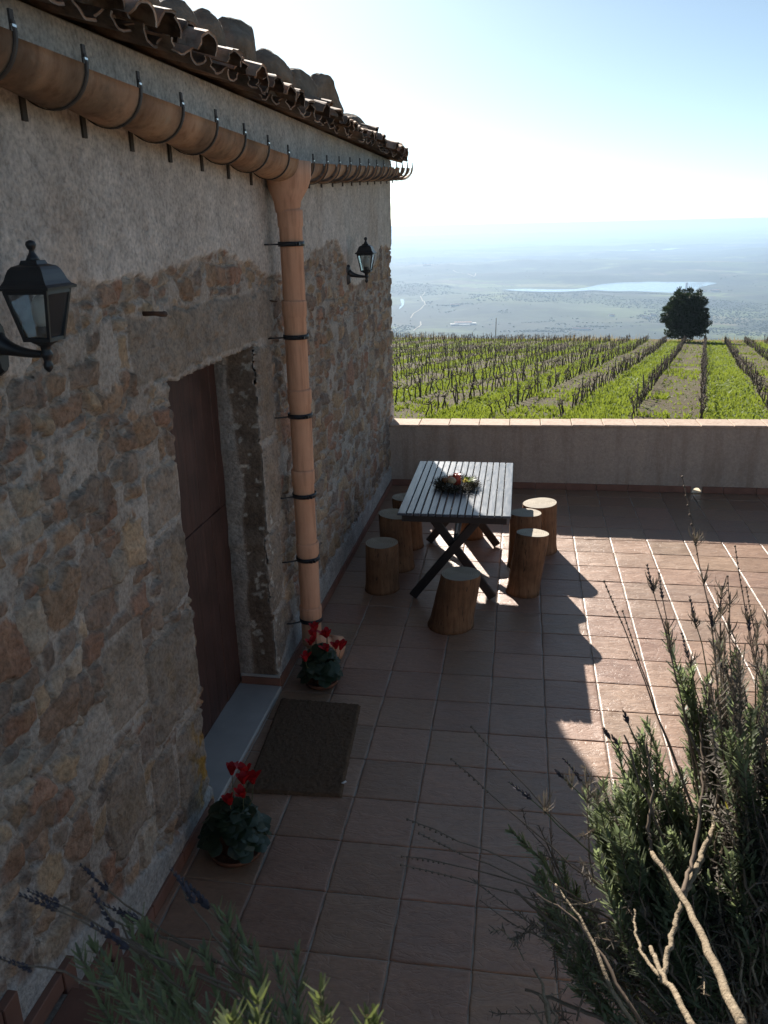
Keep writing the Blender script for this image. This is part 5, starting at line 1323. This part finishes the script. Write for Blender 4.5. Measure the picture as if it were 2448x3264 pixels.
    # long flower stalks above the leaves
    def stalk(root, tip, whorls=(), lean=0, bare=False, green=False, sp_len=.055):
        b = MB(); root = np.array(root); tip = np.array(tip); root = root*.45+(base+np.array([(root[0]-base[0])*.3, .22, .35]))*.55; P = bend(root, (tip-root)/np.linalg.norm(tip-root)+r.normal(0, .08, 3), tip, 9, 0, r, .002)
        b.tube(P-base, np.linspace(.0021, .0011, 9), 5, 1 if green else 0, False)
        if not bare: spike(b, P-base, r, sp_len, 2, 7, .0035)
        else:
            for q in range(9):
                p = (P[-1]+(P[-3]-P[-1])*q/9)-base; b.tube([p-np.array([0, 0, .002]), p+np.array([0, 0, .0025])], [.0026, .0022], 5, 0)
        T = (tip-root)/np.linalg.norm(tip-root)
        for w in whorls:
            w = 1-(1-w)*.5; p = P[0]*(1-w)+P[-1]*w; i = min(int(w*8), 7); p = P[i]+(P[i+1]-P[i])*(w*8-i)
            for q in range(14):
                an = r.uniform(0, 2*PI); o = np.array([math.cos(an), math.sin(an), 0]); L = r.uniform(.025, .048); d = o*r.uniform(.25, .75)+np.array([0, 0, 1.]); d /= np.linalg.norm(d); s = np.cross(d, o); s /= np.linalg.norm(s)+1e-9; w_ = .0016
                st = p-base+np.array([0, 0, r.uniform(-.012, .012)]); m_ = st+d*L*.6+o*.006; e = st+d*L+o*.001
                b.add(np.array([st-s*w_, st+s*w_, m_+s*w_, m_-s*w_, e]), [(0, 1, 2, 3), (3, 2, 4)], 3)
        b.build('flower_stalk', [TWIG, STEMG, FLOW, DEADL], g)
    at = lambda x, y, d: CAM+ray(x, y)*d
    stalk(at(1500, 1460, 2.0), at(1474, 1030, 2.0), (.38, .62), bare=True)
    stalk(at(1418, 1440, 1.95), at(1398, 1222, 1.95), (.35, .8))
    stalk(at(1430, 1400, 1.95), at(1424, 1240, 1.98), (.45,))
    stalk(at(1560, 1500, 2.0), at(1572, 1245, 2.0), (.3, .55, .75), bare=True)
    stalk(at(1545, 1450, 2.0), at(1560, 1268, 2.0), (.2, .45, .7, .9))
    stalk(at(1580, 1480, 1.95), at(1530, 1300, 1.95), (.5, .8))
    stalk(at(1622, 1500, 2.05), at(1612, 1310, 2.05), (.4, .62, .85))
    stalk(at(1640, 1480, 2.05), at(1655, 1330, 2.05), (.6, .85), green=True)
    stalk(at(1400, 1480, 1.9), at(1305, 1256, 1.9), (), bare=True)
    stalk(at(1400, 1500, 1.9), at(1345, 1320, 1.9), (), bare=True)
    stalk(at(1659, 1300, 2.1), at(1588, 1180, 2.1), (), bare=True)
    stalk(at(1659, 1350, 2.1), at(1612, 1268, 2.1), (), bare=True)
    stalk(at(1520, 1440, 2.0), at(1490, 1290, 2.0), (.7,), green=True)
    stalk(at(1470, 1450, 2.0), at(1473, 1370, 2.0), (.6,), green=True)
    stalk(at(1350, 1700, 1.9), at(1322, 1590, 1.9), (), green=True, sp_len=.02)
    stalk(at(1362, 1640, 1.9), at(1346, 1535, 1.9), (), green=True, sp_len=.025)
    stalk(at(1330, 1660, 1.9), at(1305, 1575, 1.9), (), green=True, sp_len=.02)
    stalk(at(1290, 1800, 1.85), at(1219, 1640, 1.85), (.3, .55), green=True)
    stalk(at(1275, 1760, 1.85), at(1200, 1665, 1.85), (.4, .7), green=True, sp_len=.02)
    stalk(at(1180, 1880, 1.85), at(1018, 1570, 1.85), (), bare=True)
    stalk(at(1120, 1900, 1.85), at(975, 1640, 1.85), (), bare=True)
    stalk(at(1100, 1990, 1.85), at(868, 1850, 1.85), (), bare=True)
    stalk(at(1110, 2010, 1.8), at(880, 1770, 1.8), (), bare=True)
    stalk(at(1150, 2050, 1.8), at(866, 1868, 1.8), (), bare=True)
    stalk(at(1075, 1960, 1.8), at(905, 1800, 1.8), (), bare=True)
    stalk(at(1180, 1900, 1.85), at(1100, 1690, 1.85), (.5,), green=True)
bush_right()
def bush_small(name_label, base, tips, seed, stalks, fresh=False, green=1.0):
    r = np.random.default_rng(seed); base = np.array(base); g = empty('lavender_bush', tuple(base)); tag(g, name_label, 'bush'); wood = MB(); gl = MB()
    for tip in tips:
        tip = np.array(tip); root = base+(tip-base)*r.uniform(.15, .4)+r.normal(0, .02, 3); P = bend(root, (tip-base)/np.linalg.norm(tip-base)+np.array([0, 0, .3]), tip, 8, 0, r, .003)
        wood.tube(P-base, np.linspace(.003, .0015, 8), 5, 0, False); leaves(gl, P-base, r, .25, .030, .0115, .0040, 0, .95)
    wood.build('branches', [BARK], g); gl.build('green_leaves', LAVY if fresh else LAVL, g)
    for (a, c) in stalks:
        b = MB(); a, c = np.array(a), np.array(c); P = bend(a, (c-a)/np.linalg.norm(c-a)+r.normal(0, .1, 3), c, 9, 0, r, .002); b.tube(P-base, np.linspace(.0018, .0011, 9), 5, 0, False); spike(b, P-base, r, .05, 1, 7, .0036); b.build('flower_stalk', [TWIG, FLOW], g)
at = lambda x, y, d: CAM+ray(x, y)*d
r2 = np.random.default_rng(55)
tipsL = [at(x, y, d) for x, y, d in ((170, 2060, 1.05), (200, 2040, 1.1), (235, 2075, 1.0), (275, 1995, 1.15), (300, 1985, 1.1), (320, 2010, 1.1), (350, 2060, 1.05), (400, 2080, 1.0), (440, 2050, 1.1), (470, 1965, 1.2), (490, 1975, 1.15), (520, 2010, 1.15), (545, 2050, 1.1), (600, 2085, 1.1), (640, 2060, 1.15),
    (250, 2130, .95), (300, 2120, 1.0), (350, 2150, .95), (410, 2150, 1.), (560, 2160, .95), (300, 2170, .9), (450, 2185, .9))]
bush_small('shaded lavender sprigs leaning into view in front of the stone wall', (.36, -4.42, 1.12), tipsL, 61,
    [(at(600, 2200, 1.0), at(45, 1935, 1.1)), (at(420, 2150, 1.0), at(62, 1925, 1.15)), (at(560, 2120, 1.1), at(175, 1870, 1.2)), (at(520, 2100, 1.1), at(372, 1880, 1.15)), (at(560, 2060, 1.15), at(395, 1900, 1.2)), (at(470, 2080, 1.1), at(225, 1955, 1.15)), (at(300, 2150, 1.0), at(0, 2070, 1.05)), (at(330, 2080, 1.05), at(200, 1925, 1.1)), (at(500, 2130, 1.0), at(200, 2000, 1.05))])
tipsB = [at(x, y, d) for x, y, d in ((493, 2188, .80), (500, 2200, .76), (556, 2152, .80), (690, 2142, .80), (702, 2195, .77), (795, 2192, .78), (815, 2215, .77))]
bush_small('pale green sunlit lavender tips at the camera\'s feet', (.33, -4.62, 1.25), tipsB, 71, [], True)
# broken pale stems standing at the foot of the large bush
b = MB(); r = np.random.default_rng(4); base = np.array([.56, -3.62, 1.0])
for (x0, y0, x1, y1, w) in ((1195, 2260, 1152, 2092, .006), (1200, 2260, 1165, 2150, .007), (1210, 2260, 1182, 2160, .005), (1190, 2270, 1145, 2170, .004)):
    P = bend(at(x0, y0, 1.55), (0, 0, 1), at(x1, y1, 1.6), 8, 0, r, .003); b.tube(P-base, np.linspace(w, w*.35, 8), 6)
o = b.build('dead_stems', BARK); o.location = base; tag(o, 'bleached broken stems sticking up left of the large lavender', 'dead stems')

# ------------------------------------------------------------------ air
t = NT('haze_air'); pv = t.n('ShaderNodeVolumePrincipled'); pv.inputs['Color'].default_value = (.37, .51, .69, 1); pv.inputs['Density'].default_value = 1.05e-4; pv.inputs['Anisotropy'].default_value = .35
t.t.links.new(pv.outputs[0], t.out.inputs['Volume'])
b = MB(); b.box((-50000, -50000, -420), (50000, 50000, 9.0)); o = b.build('haze', t.m); tag(o, 'pale blue haze filling the valley', 'haze', kind='stuff')
